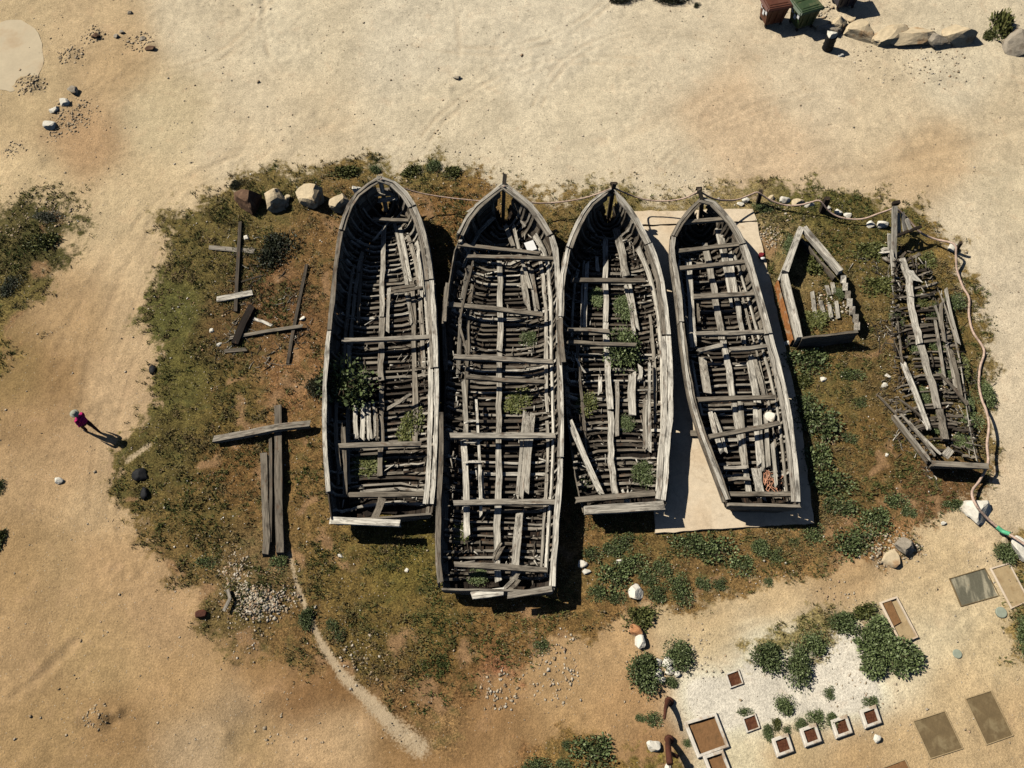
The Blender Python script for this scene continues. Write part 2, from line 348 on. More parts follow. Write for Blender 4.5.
far = np.array([.5, 1.2, 2.5, 5, 10, 20, 40, 80, 160, 320, 640, 1200])
xs = np.concatenate([xs[0]-far[::-1], xs, xs[-1]+far]); ys = np.concatenate([ys[0]-far[::-1], ys, ys[-1]+far])
X, Y = np.meshgrid(xs, ys); fx, fy = X.ravel(), Y.ravel()
inner = (np.abs(fx) < 40) & (fy > -20) & (fy < 30)
cx, cy = np.clip(fx, -38, 38), np.clip(fy, -17, 28)
px, py = PIX(cx, cy)
veg = veg_mask(px, py); pth = path_mask(px, py)
rut = np.zeros(len(fx)); H = ground_h(fx, fy)
for pts, wd, dep in RUTS:
    d = dseg(px, py, pts)+(fbm(fx*1.3, fy*1.3, 61, 3)-.5)*wd*3; e = np.exp(-(d/wd)**2)*np.clip(fbm(fx*.8, fy*.8, 63, 3)*2.2-.5, 0, 1); H -= dep*.55*e; H += dep*.3*np.exp(-((d-2.2*wd)/wd)**2); rut = np.maximum(rut, e)
H += veg*((fbm(fx*2.4, fy*2.4, 9, 3)-.5)*.12+(vnoise(fx*5.3, fy*5.3, 97)-.5)*.05) - pth*.04
H += (vnoise(fx*6, fy*6, 21)-.5)*.024+np.clip(fbm(fx*.35, fy*.35, 81, 3)-.42, 0, 1)*(fbm(fx*3.1, fy*3.1, 83, 3)-.5)*.30*(1-veg)
for q_ in BEDPOLY:
    c_ = sum((G(x, y, .05) for x, y in q_), Vector())/4; d = sdf(px, py, q_); k_ = np.clip((d+9)/5, 0, 1)
    H = H*(1-k_)+gz(c_.x, c_.y)*k_
slabm = inpoly(px, py, SLAB); 
H = np.where(slabm, np.minimum(H, .0), H)
sandc = rbf(px, py, SAND, 34)*np.array([1.0, 1.045, 1.15]); soilc = rbf(px, py, SOIL, 26)*np.array([.94, 1.06, 1.16])
lowr = np.clip((px-420)/120, 0, 1)*np.clip((py-560)/60, 0, 1); sandc = np.clip(sandc*(1+lowr[:, None]*np.array([.10, .17, .24])), 0, (.74, .67, .54))
leftr = np.clip((330-px)/120, 0, 1); sandc = sandc*(1+leftr[:, None]*np.array([.05, .09, .15]))
nx, ny = len(xs), len(ys)
idx = np.arange(nx*ny).reshape(ny, nx)
Fq = np.stack([idx[:-1, :-1], idx[:-1, 1:], idx[1:, 1:], idx[1:, :-1]], -1).reshape(-1, 4)
one = np.ones((len(fx), 1))
gme = mesh_np('ground', np.stack([fx, fy, H], -1), Fq, {'sandc': ('FLOAT_COLOR', np.hstack([sandc, one])), 'soilc': ('FLOAT_COLOR', np.hstack([soilc, one])),
      'veg': ('FLOAT', veg), 'bare': ('FLOAT', bare_mask(px, py)), 'rut': ('FLOAT', rut), 'pth': ('FLOAT', pth)}, smooth=True)
def make_ground():
    m, t, n, b = mat_new('dusty_ground', .95, .12); q = NB(t); p = q.pos()
    n1 = q.noise(p, .55, 6, .6); n2 = q.noise(p, 2.6, 8, .68); n3 = q.noise(p, 14, 5, .65); n4 = q.noise(p, 42, 3, .6)
    sand = q.attr('sandc', 'Color'); soil = q.attr('soilc', 'Color')
    sand = q.gray(sand, q.ss(n1, .3, .7, .86, 1.07))
    n5 = q.noise(p, 95, 2, .6)
    sand = q.gray(sand, q.ss(n2, .25, .75, .86, 1.11)); sand = q.gray(sand, q.ss(n3, .28, .72, .77, 1.19)); sand = q.gray(sand, q.ss(n4, .28, .72, .78, 1.20)); sand = q.gray(sand, q.ss(n5, .25, .75, .82, 1.19))
    sand = q.mix(q.math('MULTIPLY', q.math('MULTIPLY', q.attr('rut'), n2), .42), sand, (.40, .27, .15))
    red = q.noise(q.scale(p, (1, 1, 1)), 1.1, 5, .6, dist=.6)
    sand = q.mix(q.ss(red, .54, .74, 0, .22), sand, (.50, .32, .19))
    soil = q.gray(soil, q.ss(n2, .25, .75, .62, 1.30)); soil = q.gray(soil, q.ss(n3, .28, .72, .34, 1.68)); soil = q.gray(soil, q.ss(n4, .28, .72, .36, 1.70)); soil = q.gray(soil, q.ss(n5, .25, .75, .6, 1.4))
    v3 = q.noise(p, 1.7, 5, .62, dist=.4)
    soil = q.mix(q.ss(v3, .50, .66, 0, .42), soil, (.090, .092, .030))                        # mossy green patches
    soil = q.mix(q.ss(q.noise(p, 1.2, 6, .6, dist=1.0), .60, .74, 0, .30), soil, (.27, .165, .085))   # bare red earth
    vc = q.vor(p, 11, 'Color'); vd = q.vor(p, 11)
    sep = q.n.new('ShaderNodeSeparateColor'); q.put(sep.inputs[0], vc)
    fac = q.ss(q.math('ADD', q.attr('veg'), q.math('MULTIPLY', q.math('SUBTRACT', n2, .5), 1.5)), .34, .66)
    bare_c = q.gray(q.gray((.31, .185, .092), q.ss(n3, .28, .72, .62, 1.3)), q.ss(n4, .28, .72, .66, 1.3))
    soil = q.mix(q.ss(q.math('ADD', q.attr('bare'), q.math('MULTIPLY', q.math('SUBTRACT', n2, .5), 1.6)), .34, .95, 0, .85), soil, bare_c)
    c = q.mix(fac, sand, soil)
    c = q.mix(q.ss(q.math('ADD', q.attr('pth'), q.math('MULTIPLY', q.math('SUBTRACT', n3, .5), 1.9)), .25, .95), c, q.gray((.48, .37, .235), q.ss(n4, .25, .75, .8, 1.15)))
    rare = q.math('MULTIPLY', q.math('GREATER_THAN', sep.outputs[0], .90), q.ss(vd, .18, .26, 1, 0))
    c = q.mix(q.math('MULTIPLY', rare, .55), c, (.62, .54, .42))
    rare2 = q.math('MULTIPLY', q.math('GREATER_THAN', sep.outputs[1], .93), q.ss(vd, .22, .32, 1, 0))
    c = q.mix(q.math('MULTIPLY', rare2, .5), c, (.16, .11, .06))
    q.put(b.inputs['Base Color'], c)
    hh = q.math('ADD', q.math('ADD', q.math('MULTIPLY', n3, .8), q.math('MULTIPLY', n4, .35)), q.math('MULTIPLY', rare, .25))
    hh = q.math('ADD', hh, q.math('MULTIPLY', n2, .8))
    q.put(b.inputs['Normal'], q.bump(hh, .8, .05))
    return m
gobj = struct(link('ground', gme, make_ground()))

# concrete pad below the fourth boat, in sheets with a joint between
def prism(name, pxpoly, z0, z1, mat, parent=None, jit=0.0, base=None):
    pts = [G(x, y, z1) for x, y in pxpoly]
    if jit:
        q = []
        for i, p in enumerate(pts):
            a = pts[(i+1) % len(pts)]; L = (a-p).length; k = max(1, int(L/.35)); nrm = Vector((a.y-p.y, p.x-a.x, 0)).normalized()
            for j in range(k): q.append(p.lerp(a, j/k)+nrm*random.uniform(-jit, jit))
        pts = q
    n = len(pts); V = [(p.x, p.y, z1) for p in pts]+[(p.x, p.y, z0) for p in pts]
    Fc = [list(range(n))[::-1]]+[[i, (i+1) % n, n+(i+1) % n, n+i] for i in range(n)]
    o = smesh(name, V, Fc, mat, parent, base if base is not None else (pts[0].x, pts[0].y, z0))
    bm = bmesh.new(); bm.from_mesh(o.data); bmesh.ops.recalc_face_normals(bm, faces=bm.faces); bm.to_mesh(o.data); bm.free()
    return o
slab = struct(prism('concrete_pad', [(637,227),(757,222),(766,262),(801,420),(814,523),(655,533)], -.2, .10, PAD, jit=.035))
prism('concrete_strip', [(634,211),(700,210),(752,209),(757,220),(637,225)], -.2, .085, PAD, slab, jit=.04)
rd = [(12+31*math.cos(a), 55+36*math.sin(a)) for a in np.linspace(0, 2*math.pi, 40)[:-1]]
struct(prism('round_concrete_pad', rd, -.2, .035, simple('pale_screed', (.52, .43, .29), .08, 1.0, .9, .08, .2, (.46, .35, .22)), jit=.08))

# ------------------------------------------------------------------ timber builders
_seed = [0]
def loft(name, secs, mat, parent, tone=.6, grain=None, base=None):
    """secs: list of 4-point cross sections; closed box along them"""
    V = []; Fc = []; g = []
    _seed[0] += 1; s = _seed[0]*3.71; acc = 0
    for i, q in enumerate(secs):
        if i: acc += (Vector(q[0])-Vector(secs[i-1][0])).length
        wd = (Vector(q[1])-Vector(q[0])).length; th = (Vector(q[2])-Vector(q[1])).length
        for j, p in enumerate(q):
            V.append(p); g.append((acc+s, (wd if j in (1, 2) else 0)+s*.31, (th if j in (2, 3) else 0)+s*.17))
        if i:
            a = 4*(i-1); b = 4*i
            for j in range(4): k = (j+1) % 4; Fc.append([a+j, a+k, b+k, b+j])
    Fc.append([0, 3, 2, 1]); e = 4*(len(secs)-1); Fc.append([e, e+1, e+2, e+3])
    o = smesh(name, V, Fc, mat, parent, base, {'g': ('FLOAT_VECTOR', g), 'tone': ('FLOAT', [tone]*len(V))})
    return o
def fixn(o):
    bm = bmesh.new(); bm.from_mesh(o.data); bmesh.ops.recalc_face_normals(bm, faces=bm.faces); bm.to_mesh(o.data); bm.free(); return o
def beam(name, pts, wd, th, mat, parent, tone=.6, up=Vector((0, 0, 1)), jit=.08, ragged=.06, base=None, roll=0.0):
    """sawn timber along a polyline, uneven edges, ragged ends. pts run along the middle of the under side"""
    P = [Vector(p) for p in pts]; Q = []
    for i in range(len(P)-1):
        k = max(1, int((P[i+1]-P[i]).length/.55))
        for j in range(k): Q.append(P[i].lerp(P[i+1], j/k))
    Q.append(P[-1]); secs = []; n = len(Q)
    for i, p in enumerate(Q):
        d = (Q[min(i+1, n-1)]-Q[max(i-1, 0)]).normalized()
        sd_ = d.cross(up); sd_ = sd_.normalized() if sd_.length > 1e-4 else Vector((1, 0, 0)); u = sd_.cross(d).normalized()
        if roll: sd_, u = sd_*math.cos(roll)+u*math.sin(roll), u*math.cos(roll)-sd_*math.sin(roll)
        a = wd*.5*(1+random.uniform(-jit, jit)); c = wd*.5*(1+random.uniform(-jit, jit)); hgt = th*(1+random.uniform(-jit, jit))
        e = [Vector((0, 0, 0))]*4
        if i in (0, n-1): e = [d*random.uniform(-ragged, ragged) for _ in range(4)]
        secs.append([p-sd_*a+e[0], p+sd_*c+e[1], p+sd_*c+u*hgt+e[2], p-sd_*a+u*hgt+e[3]])
    return fixn(loft(name, secs, mat, parent, tone, base=base))
def catmull(P, n):
    P = [Vector(p) for p in P]; L = [0]
    for i in range(1, len(P)): L.append(L[-1]+(P[i]-P[i-1]).length)
    out = []; tot = L[-1]
    for k in range(n):
        s = tot*k/(n-1); i = 0
        while i < len(P)-2 and L[i+1] < s: i += 1
        t = (s-L[i])/max(1e-9, L[i+1]-L[i])
        p0 = P[max(i-1, 0)]; p1 = P[i]; p2 = P[i+1]; p3 = P[min(i+2, len(P)-1)]
        out.append(.5*((2*p1)+(p2-p0)*t+(2*p0-5*p1+4*p2-p3)*t*t+(3*p1-p0-3*p2+p3)*t*t*t))
    return out
def zlerp(zp, t):
    return float(np.interp(t, [a for a, _ in zp], [b for _, b in zp]))
class Hull:
    NS = 121
    def __init__(s, left, right, keel, zl, zr, base=.0, stem_back=.35):
        def world(pts, zp):
            c = [0]
            for i in range(1, len(pts)): c.append(c[-1]+math.hypot(pts[i][0]-pts[i-1][0], pts[i][1]-pts[i-1][1]))
            return [G(x, y, base+zlerp(zp, c[i]/c[-1])) for i, (x, y) in enumerate(pts)]
        s.L = catmull(world(left, zl), s.NS); s.R = catmull(world(right, zr), s.NS)
        kp = [G(x, y, base+.34) for x, y in keel]
        for p in kp: p.z = base+.14
        s.K = catmull(kp, s.NS); s.base = base
    def at(s, arr, t):
        f = min(max(t, 0), 1)*(s.NS-1); i = min(int(f), s.NS-2); return arr[i].lerp(arr[i+1], f-i)
    def P(s, sd_, t, u):
        S = s.at(s.L if sd_ < 0 else s.R, t); K = s.at(s.K, t)
        k = min(1, t/.34); k = k*k*(3-2*k); n = 1.9+1.5*k
        ph = min(max(u, 0), 1)*math.pi/2
        la = math.sin(ph)**(2/n); ve = 1-max(0, math.cos(ph))**(2/n)
        return Vector((K.x+(S.x-K.x)*la, K.y+(S.y-K.y)*la, K.z+(S.z-K.z)*ve))
    def N(s, sd_, t, u):
        """outward normal"""
        e = .012; a = s.P(sd_, min(t+e, 1), u)-s.P(sd_, max(t-e, 0), u); b = s.P(sd_, t, min(u+.03, 1))-s.P(sd_, t, max(u-.03, 0))
        n = a.cross(b); n = n.normalized() if n.length > 1e-9 else Vector((sd_, 0, 0))
        c = (s.at(s.L, t)+s.at(s.R, t))*.5+Vector((0, 0, .4))
        return n if n.dot(s.P(sd_, t, u)-c) > 0 else -n
    def T(s, sd_, t, u):
        e = .01; d = s.P(sd_, min(t+e, 1), u)-s.P(sd_, max(t-e, 0), u); return d.normalized()
    def strip(s, name, sd_, u0, u1, t0, t1, inset, th, mat, parent, tone, n=None, jit=.012):
        """a plank lying on the hull surface; inset >0 = inside the ribs"""
        n = n or max(3, int((t1-t0)*26)); secs = []
        for i in range(n):
            t = t0+(t1-t0)*i/(n-1); j0 = random.uniform(-jit, jit); j1 = random.uniform(-jit, jit)
            if i in (0, n-1): tt = (t+random.uniform(-.004, .004), t+random.uniform(-.004, .004))
            else: tt = (t, t)
            a = s.P(sd_, tt[0], u0+j0*.4); b = s.P(sd_, tt[1], u1+j1*.4)
            na = s.N(sd_, tt[0], u0); nb = s.N(sd_, tt[1], u1)
            secs.append([a-na*inset, b-nb*inset, b-nb*(inset+th), a-na*(inset+th)])
        return fixn(loft(name, secs, mat, parent, tone))

def build_boat(name, label, H, opt):
    c = H.at(H.K, .5); root = thing(name, label, 'boat', (c.x, c.y, H.base))
    R = random.Random(opt.get('seed', 1))
    uL, uR = opt.get('uL', 1.0), opt.get('uR', 1.0)
    ns = opt.get('strakes', 9)
    f_u = lambda v, t: v(t) if callable(v) else v
    # outer planking, every plank on its own
    for sd_, um in ((-1, uL), (1, uR)):
        for k in range(ns):
            u0, u1 = k/ns, (k+1)/ns-(.003 if k < ns-1 else 0)
            cuts = [0.015+R.uniform(0, .01), R.uniform(.28, .42), R.uniform(.6, .75), .992]
            for j in range(3):
                t0, t1 = cuts[j]+.003, cuts[j+1]
                if (k >= ns*.45 or 'frag' in opt) and R.random() < opt.get('missing', .10): continue
                tm = .5*(t0+t1)
                if u1 > f_u(um, tm)+.02: continue
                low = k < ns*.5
                H.strip('plank', sd_, u0, u1, t0, t1, -.045, .045, WOODB if low else WOOD, root, R.uniform(.0, .3) if low else R.uniform(.1, .6))  # low planks: rot and dirt, darkened further to paint black shade between ribs
    # ribs
    Ltot = sum((H.K[i+1]-H.K[i]).length for i in range(H.NS-1)); nr = int(Ltot/opt.get('rib_gap', .27))
    for i in range(nr):
        t = .05+.93*(i+R.uniform(-.15, .15))/nr
        aL = f_u(uL, t)*R.uniform(.86, 1.0) if R.random() < .7 else R.uniform(.35, .8)*f_u(uL, t)
        aR = f_u(uR, t)*R.uniform(.90, 1.0) if R.random() < .8 else R.uniform(.4, .8)*f_u(uR, t)
        wd = R.uniform(.07, .13); dp = R.uniform(.10, .2); m = 8; secs = []
        us = [(-1, aL*(m-k)/m) for k in range(m)]+[(1, aR*(k+1)/m) for k in range(m)]
        if 'frag' in opt:
            k0 = R.randint(0, 9); us = us[k0:k0+R.randint(4, 8)]
        elif R.random() < opt.get('broken', .12): us = us[R.randint(1, 4):] if R.random() < .5 else us[:-R.randint(1, 4)]
        sk = R.uniform(-.012, .012)*(3 if 'frag' in opt else 1)
        for (sd_, u) in us:
            tt = min(max(t+sk*sd_*u, 0.01), .995)
            p = H.P(sd_, tt, u); nn = H.N(sd_, tt, max(u, .06)); d = H.T(sd_, tt, u)
            ww = wd*R.uniform(.7, 1.25); p = p+d*R.uniform(-.02, .02)
            dq = dp*R.uniform(.8, 1.1)
            secs.append([p-d*ww*.5-nn*.002, p+d*ww*.5-nn*.002, p+d*ww*.5-nn*dq, p-d*ww*.5-nn*dq])
        fixn(loft('rib', secs, opt.get('ribmat', WOOD), root, R.uniform(*opt.get('ribtone', (.12, .80)))))
    # rail caps
    for sd_, key in ((-1, 'railL'), (1, 'railR')):
        for (t0, t1, wd, tone, *dz) in opt.get(key, []):
            dz = dz[0] if dz else 0
            if wd > .13: bands = [(-.06, wd*R.uniform(.30, .44), 0, tone), (wd*.47, wd, -.03, tone*R.uniform(.55, .95))]
            else: bands = [(-.06, wd, 0, tone)]
            for (o0, o1, dzz, tn) in bands:
                n = max(4, int((t1-t0)*30)); secs = []
                for i in range(n):
                    t = t0+(t1-t0)*i/(n-1); p = H.P(sd_, t, 1); n2 = H.N(sd_, t, .9); n2.z = 0; n2.normalize()
                    if t < .05: n2 = (n2+Vector((sd_*.6, 0, 0))).normalized()
                    z0 = R.uniform(-.02, .02)+dz+dzz
                    a = p-n2*(o0+R.uniform(-.018, .018)); b = p-n2*(o1+R.uniform(-.025, .025)); zt = Vector((0, 0, .075+z0)); zb = Vector((0, 0, .004+dz+dzz))
                    secs.append([a+zb, b+zb, b+zt, a+zt])
                fixn(loft('rail', secs, WOOD, root, tn))
            H.strip('rubbing_strake', sd_, .90, .985, t0, t1, -.115, .065, WOOD, root, R.uniform(.3, .6))
    for (sd_, u0, u1, t0, t1, tone) in opt.get('stringers', []):
        H.strip('stringer', sd_, u0, u1, t0, t1, .165, .06, WOOD, root, tone, jit=.035)
    # keelson in lengths
    for (t0, t1, tone) in opt.get('keelson', [(.08, .45, .75), (.455, .97, .8)]):
        pts = [H.at(H.K, t0+(t1-t0)*i/8)+Vector((R.uniform(-.03, .03), 0, .165)) for i in range(9)]
        beam('keelson', pts, R.uniform(.19, .25), .15, WOOD, root, tone, jit=.14)
    for (x0, y0, x1, y1, *e) in opt.get('thwarts', []):
        z = e[0] if e else .95; wd = e[1] if len(e) > 1 else .2; tone = e[2] if len(e) > 2 else .55
        beam('thwart', [G(x0, y0, H.base+z), G((x0+x1)/2, (y0+y1)/2+R.uniform(-1, 1), H.base+z-R.uniform(0, .06)), G(x1, y1, H.base+z)], wd*.85, .14, WOOD, root, tone, jit=.13)
    for (x0, y0, z0, x1, y1, z1, wd, tone) in opt.get('loose', []):
        parts = [(0, wd*.92)]
        if wd > .17 and R.random() < .6: f = R.uniform(.35, .6); parts = [(-wd*.5*(1-f), wd*f*.9), (wd*.5*f, wd*(1-f)*.85)]
        A, B = G(x0, y0, H.base+z0), G(x1, y1, H.base+z1); lat = (B-A).cross(Vector((0, 0, 1))).normalized()
        for (of, w2) in parts:
            e0, e1 = R.uniform(-.02, .1), R.uniform(.9, 1.03); M = A.lerp(B, .5)+lat*(of+R.uniform(-.04, .04))
            beam('loose_plank', [A.lerp(B, e0)+lat*(of+R.uniform(-.02, .02)), M, A.lerp(B, e1)+lat*(of+R.uniform(-.02, .02))], w2, .06, WOOD, root, min(1, max(0, tone+R.uniform(-.15, .12))), jit=.2, ragged=.16)
    # transom of stacked boards
    t = .993; zt = min(H.P(-1, t, 1).z, H.P(1, t, 1).z)-.01; nb = opt.get('tboards', 4)
    d = (H.at(H.K, 1)-H.at(H.K, .95)); d.z = 0; d.normalize()
    def edge(sd_, z):
        u = 0.0
        while u < 1 and H.P(sd_, t, u).z < z: u += .02
        return H.P(sd_, t, max(u, .34))
    for k in range(nb):
        za = H.base+.01+(zt-H.base)*k/nb; zb_ = H.base+.01+(zt-H.base)*(k+1)/nb-.008
        secs = []
        for i in range(7):
            f = i/6; lo = edge(-1, za).lerp(edge(1, za), f); hi = edge(-1, zb_).lerp(edge(1, zb_), f); lo.z = za; hi.z = zb_+(R.uniform(-.03, .01) if k == nb-1 else 0)
            e = R.uniform(-.008, .008); secs.append([lo+d*(.07+e), lo+d*e, hi+d*e, hi+d*(.07+e)])
        fixn(loft('transom_board', secs, WOOD, root, R.uniform(.3, .6)))
    if 'transom_cap' in opt:
        for (x0, y0, x1, y1, z, wd, tone) in opt['transom_cap']:
            beam('transom_cap', [G(x0, y0, H.base+z), G(x1, y1, H.base+z)], wd, .10, WOOD, root, tone)
    # stem post
    if 'stem' in opt:
        (sx, sy, sz, tone) = opt['stem']; top = G(sx, sy, H.base+sz); foot = H.at(H.K, 0); foot.z = H.base+.02
        rp = (H.L[0]+H.R[0])*.5
        beam('stem_post', [foot, foot.lerp(rp, .55)+Vector((0, .05, 0)), rp+Vector((0, .07, -.05)), top], .17, .20, WOOD, root, tone, up=Vector((0, -1, .2)))
        if opt.get('knob', True): beam('stem_head', [top+Vector((-.13, .02, -.13)), top+Vector((.13, .02, -.13))], .12, .12, WOODB, root, .2)
    return root

# ------------------------------------------------------------------ the boats
ZL = [(0, 2.25), (.12, 2.0), (.35, 1.62), (.7, 1.45), (1, 1.25)]; ZR = [(0, 2.25), (.12, 1.8), (.35, 1.28), (.7, 1.1), (1, 1.05)]
ZB = [(0, 1.75), (.12, 1.5), (.35, 1.2), (.7, 1.08), (1, 1.05)]
b1 = Hull([(380,178),(359,192),(347,209),(340,234),(335,269),(332,298),(329,328),(326,366),(324,405),(325,444),(327,480),(332,520)],
          [(380,178),(392,181),(409,197),(419,217),(426,239),(431,271),(434,303),(436,338),(437,366),(437,405),(436,444),(434,486),(431,514)],
          [(386,206),(385,222),(383,266),(382,333),(381,366),(382,418),(381,457),(380,488),(380,512)], ZL, ZR)
build_boat('wooden_boat', 'leftmost derelict wooden boat, shrub growing over its left rail, short pale broken stern board', b1, dict(seed=3, missing=.05,
  railL=[(.0,.20,.20,.6),(.205,.5,.12,.5),(.505,.93,.10,.85)], railR=[(.0,.13,.26,.75),(.135,.36,.30,.7),(.365,.62,.30,.85),(.625,.97,.34,.95)],
  stringers=[(1,.58,.72,.20,.50,.8),(1,.60,.74,.52,.93,.85),(1,.40,.50,.16,.62,.6),(-1,.44,.54,.25,.60,.5),(-1,.30,.38,.2,.9,.55),(1,.24,.32,.3,.8,.55),(-1,.6,.7,.62,.9,.6)],
  keelson=[(.09,.40,.72),(.405,.62,.6),(.63,.9,.5)],
  thwarts=[(343,342,431,338,.95,.22,.62),(339,447,422,445,.9,.22,.55),(349,496,427,495,.85,.22,.4),(374,220,409,222,1.0,.18,.5)],
  loose=[(378,201,1.2,403,197,1.25,.28,.85),(371,193,1.35,398,192,1.35,.5,.6),(392,217,.9,373,242,.6,.09,.8),(392,291,.9,419,287,1.0,.3,.3),(397,224,.45,409,284,.42,.36,.85),(407,292,.45,413,325,.4,.2,.6),(356,404,.46,356,440,.5,.2,.9),(363,404,.47,363,441,.5,.2,.85),(369,405,.47,370,440,.5,.2,.92),(375,406,.48,376,440,.5,.18,.6),
         (388,409,.6,409,395,.9,.14,.5),(374,520,.75,382,500,.9,.3,.45),(364,222,.4,358,330,.4,.16,.5),(349,344,.5,352,400,.5,.16,.75),(343,425,.9,346,500,.7,.2,.5),(336,420,1.0,339,470,.9,.16,.55),(389,290,.42,388,335,.42,.16,.65),(418,250,.9,422,300,.9,.14,.85)],
  transom=[(0,.3,.3),(.3,.5,.35),(.5,.72,.4)], transom_cap=[(331,521,400,524,1.05,.26,.95)], knob=False, stem=(379,176,2.35,.8)))
b2 = Hull([(504,184),(484,199),(469,214),(459,233),(453,247),(450,267),(446,293),(444,330),(442,380),(441,425),(440,470),(438,530),(439,572),(442,590)],
          [(504,184),(516,193),(536,210),(550,232),(556,247),(558,270),(560,299),(560,342),(561,380),(562,425),(561,470),(558,515),(555,560),(553,592)],
          [(503,215),(501,240),(500,267),(500,328),(499,386),(499,470),(497,530),(498,588)], [(0,2.4),(.15,1.9),(.3,1.35),(1,1.0)], [(0,2.4),(.15,1.8),(.35,1.3),(.7,1.15),(1,1.05)])
build_boat('wooden_boat', 'longest derelict wooden boat, second from the left, white board lying inside its bow', b2, dict(seed=5, missing=.06, rib_gap=.265,
  uL=lambda t: 1.0 if t < .2 else .8,
  railL=[(.0,.17,.24,.72),(.30,.40,.1,.5),(.62,.98,.10,.4)], railR=[(.0,.17,.26,.75),(.175,.45,.16,.85),(.455,.72,.16,.9),(.725,.985,.14,.92)],
  stringers=[(1,.62,.74,.13,.5,.85),(1,.62,.74,.5,.96,.9),(1,.46,.54,.2,.6,.7),(1,.46,.54,.62,.95,.65),(-1,.40,.48,.2,.5,.6),(-1,.55,.64,.05,.22,.75),(-1,.25,.31,.25,.7,.5)],
  keelson=[(.16,.42,.75),(.425,.66,.66),(.665,.98,.78)],
  thwarts=[(459,246,540,255,1.25,.2,.5),(467,258,553,260,1.25,.2,.5),(443,305,542,316,1.0,.24,.5),(453,358,553,363,1.0,.24,.58),(467,378,545,383,.95,.2,.45),(451,437,556,437,.95,.26,.66),(454,504,556,503,.9,.24,.62),(454,565,546,571,.85,.24,.52)],
  loose=[(474,256,1.2,459,322,1.05,.09,.45),(459,322,1.05,468,358,.9,.09,.55),(470,214,1.3,491,200,1.5,.35,.7),(522,266,.5,528,310,.5,.28,.7),(530,264,.55,537,310,.55,.26,.6),(526,412,.5,519,500,.5,.3,.8),(533,410,.52,526,502,.52,.22,.72),(520,508,.5,514,576,.5,.34,.62),(464,382,.8,466,434,.8,.2,.8),(464,442,.6,467,540,.55,.26,.92),(476,398,.7,481,520,.6,.12,.82),
         (465,423,.85,477,421,.85,.1,.95),(465,443,.8,480,441,.8,.1,.95),(466,463,.75,480,462,.75,.1,.9),(482,470,.45,484,500,.45,.12,.7),(443,310,.9,446,370,.6,.2,.35),(494,560,.5,502,545,.55,.25,.5),(505,592,.75,520,575,.7,.3,.5),(513,225,.9,530,290,.6,.15,.75),(505,225,.8,515,250,.6,.2,.6),(520,215,1.1,527,228,.9,.2,.7)],
  transom=[(0,.3,.3),(.3,.52,.4)], transom_cap=[(472,596,504,592,.85,.28,.95),(508,596,553,589,1.0,.22,.6)], stem=(505,173,2.7,.25), knob=False))
b3 = Hull([(613,189),(603,193),(590,204),(579,220),(571,238),(565.5,255),(562,275),(560,304),(560,335),(563,365),(566,400),(571,440),(576,475),(584,509)],
          [(613,189),(623,200),(636,218),(647,238),(654,253),(661,275),(666,304),(669,335),(671,368),(671,415),(668,450),(666,486),(663,506)],
          [(609,212),(606,238),(605,269),(606,313),(606,335),(607,357),(610,415),(611,462),(616,502)], ZL, ZR)
build_boat('wooden_boat', 'derelict wooden boat, third from the left, with dark shrub sprouting amidships', b3, dict(seed=8, missing=.02,
  uL=lambda t: 1.0 if t < .45 else .85,
  railL=[(.0,.24,.20,.85),(.245,.46,.16,.9),(.465,.60,.12,.5)], railR=[(.0,.20,.22,.8),(.205,.5,.30,.95),(.505,.98,.34,1.0)],
  stringers=[(1,.66,.80,.18,.5,.8),(1,.66,.78,.5,.95,.85),(1,.44,.52,.4,.75,.6),(-1,.40,.48,.25,.48,.7),(-1,.28,.34,.5,.9,.45)],
  keelson=[(.12,.42,.82),(.425,.72,.92),(.725,.97,.85)],
  thwarts=[(571,281,645,282,1.0,.24,.35),(567,331,610,333,.95,.2,.55),(567,343,636,346,.95,.2,.45),(576,501,655,494,.85,.26,.5)],
  loose=[(570,423,.9,600,492,.5,.26,.9),(616,229,.6,627,282,.5,.32,.85),(627,284,.5,636,333,.48,.34,.85),(632,371,.46,632,416,.46,.32,.88),(640,365,.48,640,380,.48,.18,.8),(586,257,.5,583,328,.46,.28,.82),(597,258,.45,598,270,.45,.16,.8),(645,398,.5,645,450,.5,.2,.65),(617,380,.45,617,435,.45,.16,.8),(600,380,.5,600,394,.5,.16,.95),(625,492,.6,627,504,.6,.22,.95),(577,360,.8,584,372,.7,.08,.9),(649,355,.8,650,450,.75,.12,.75)],
  transom=[(0,.3,.3),(.3,.55,.35),(.55,.8,.4)], transom_cap=[(584,511,663,506,1.02,.34,.7)], stem=(614,183,2.45,.15)))
b4 = Hull([(702,199),(689,211),(678,226),(672,240),(673,260),(676.6,284),(680,313),(683,344),(690,390),(699.6,427),(709.5,454),(719,479),(728,504)],
          [(702,199),(713,202),(728.6,218),(740,235),(748.5,255),(757,284),(765,313),(773,344),(784,387),(791,427),(796,469),(799,506)],
          [(701,220),(704,246),(711,277),(717.5,313),(723,344),(727,360),(734,407),(742,451),(748,489),(751,504)], ZB, ZB, base=.10)
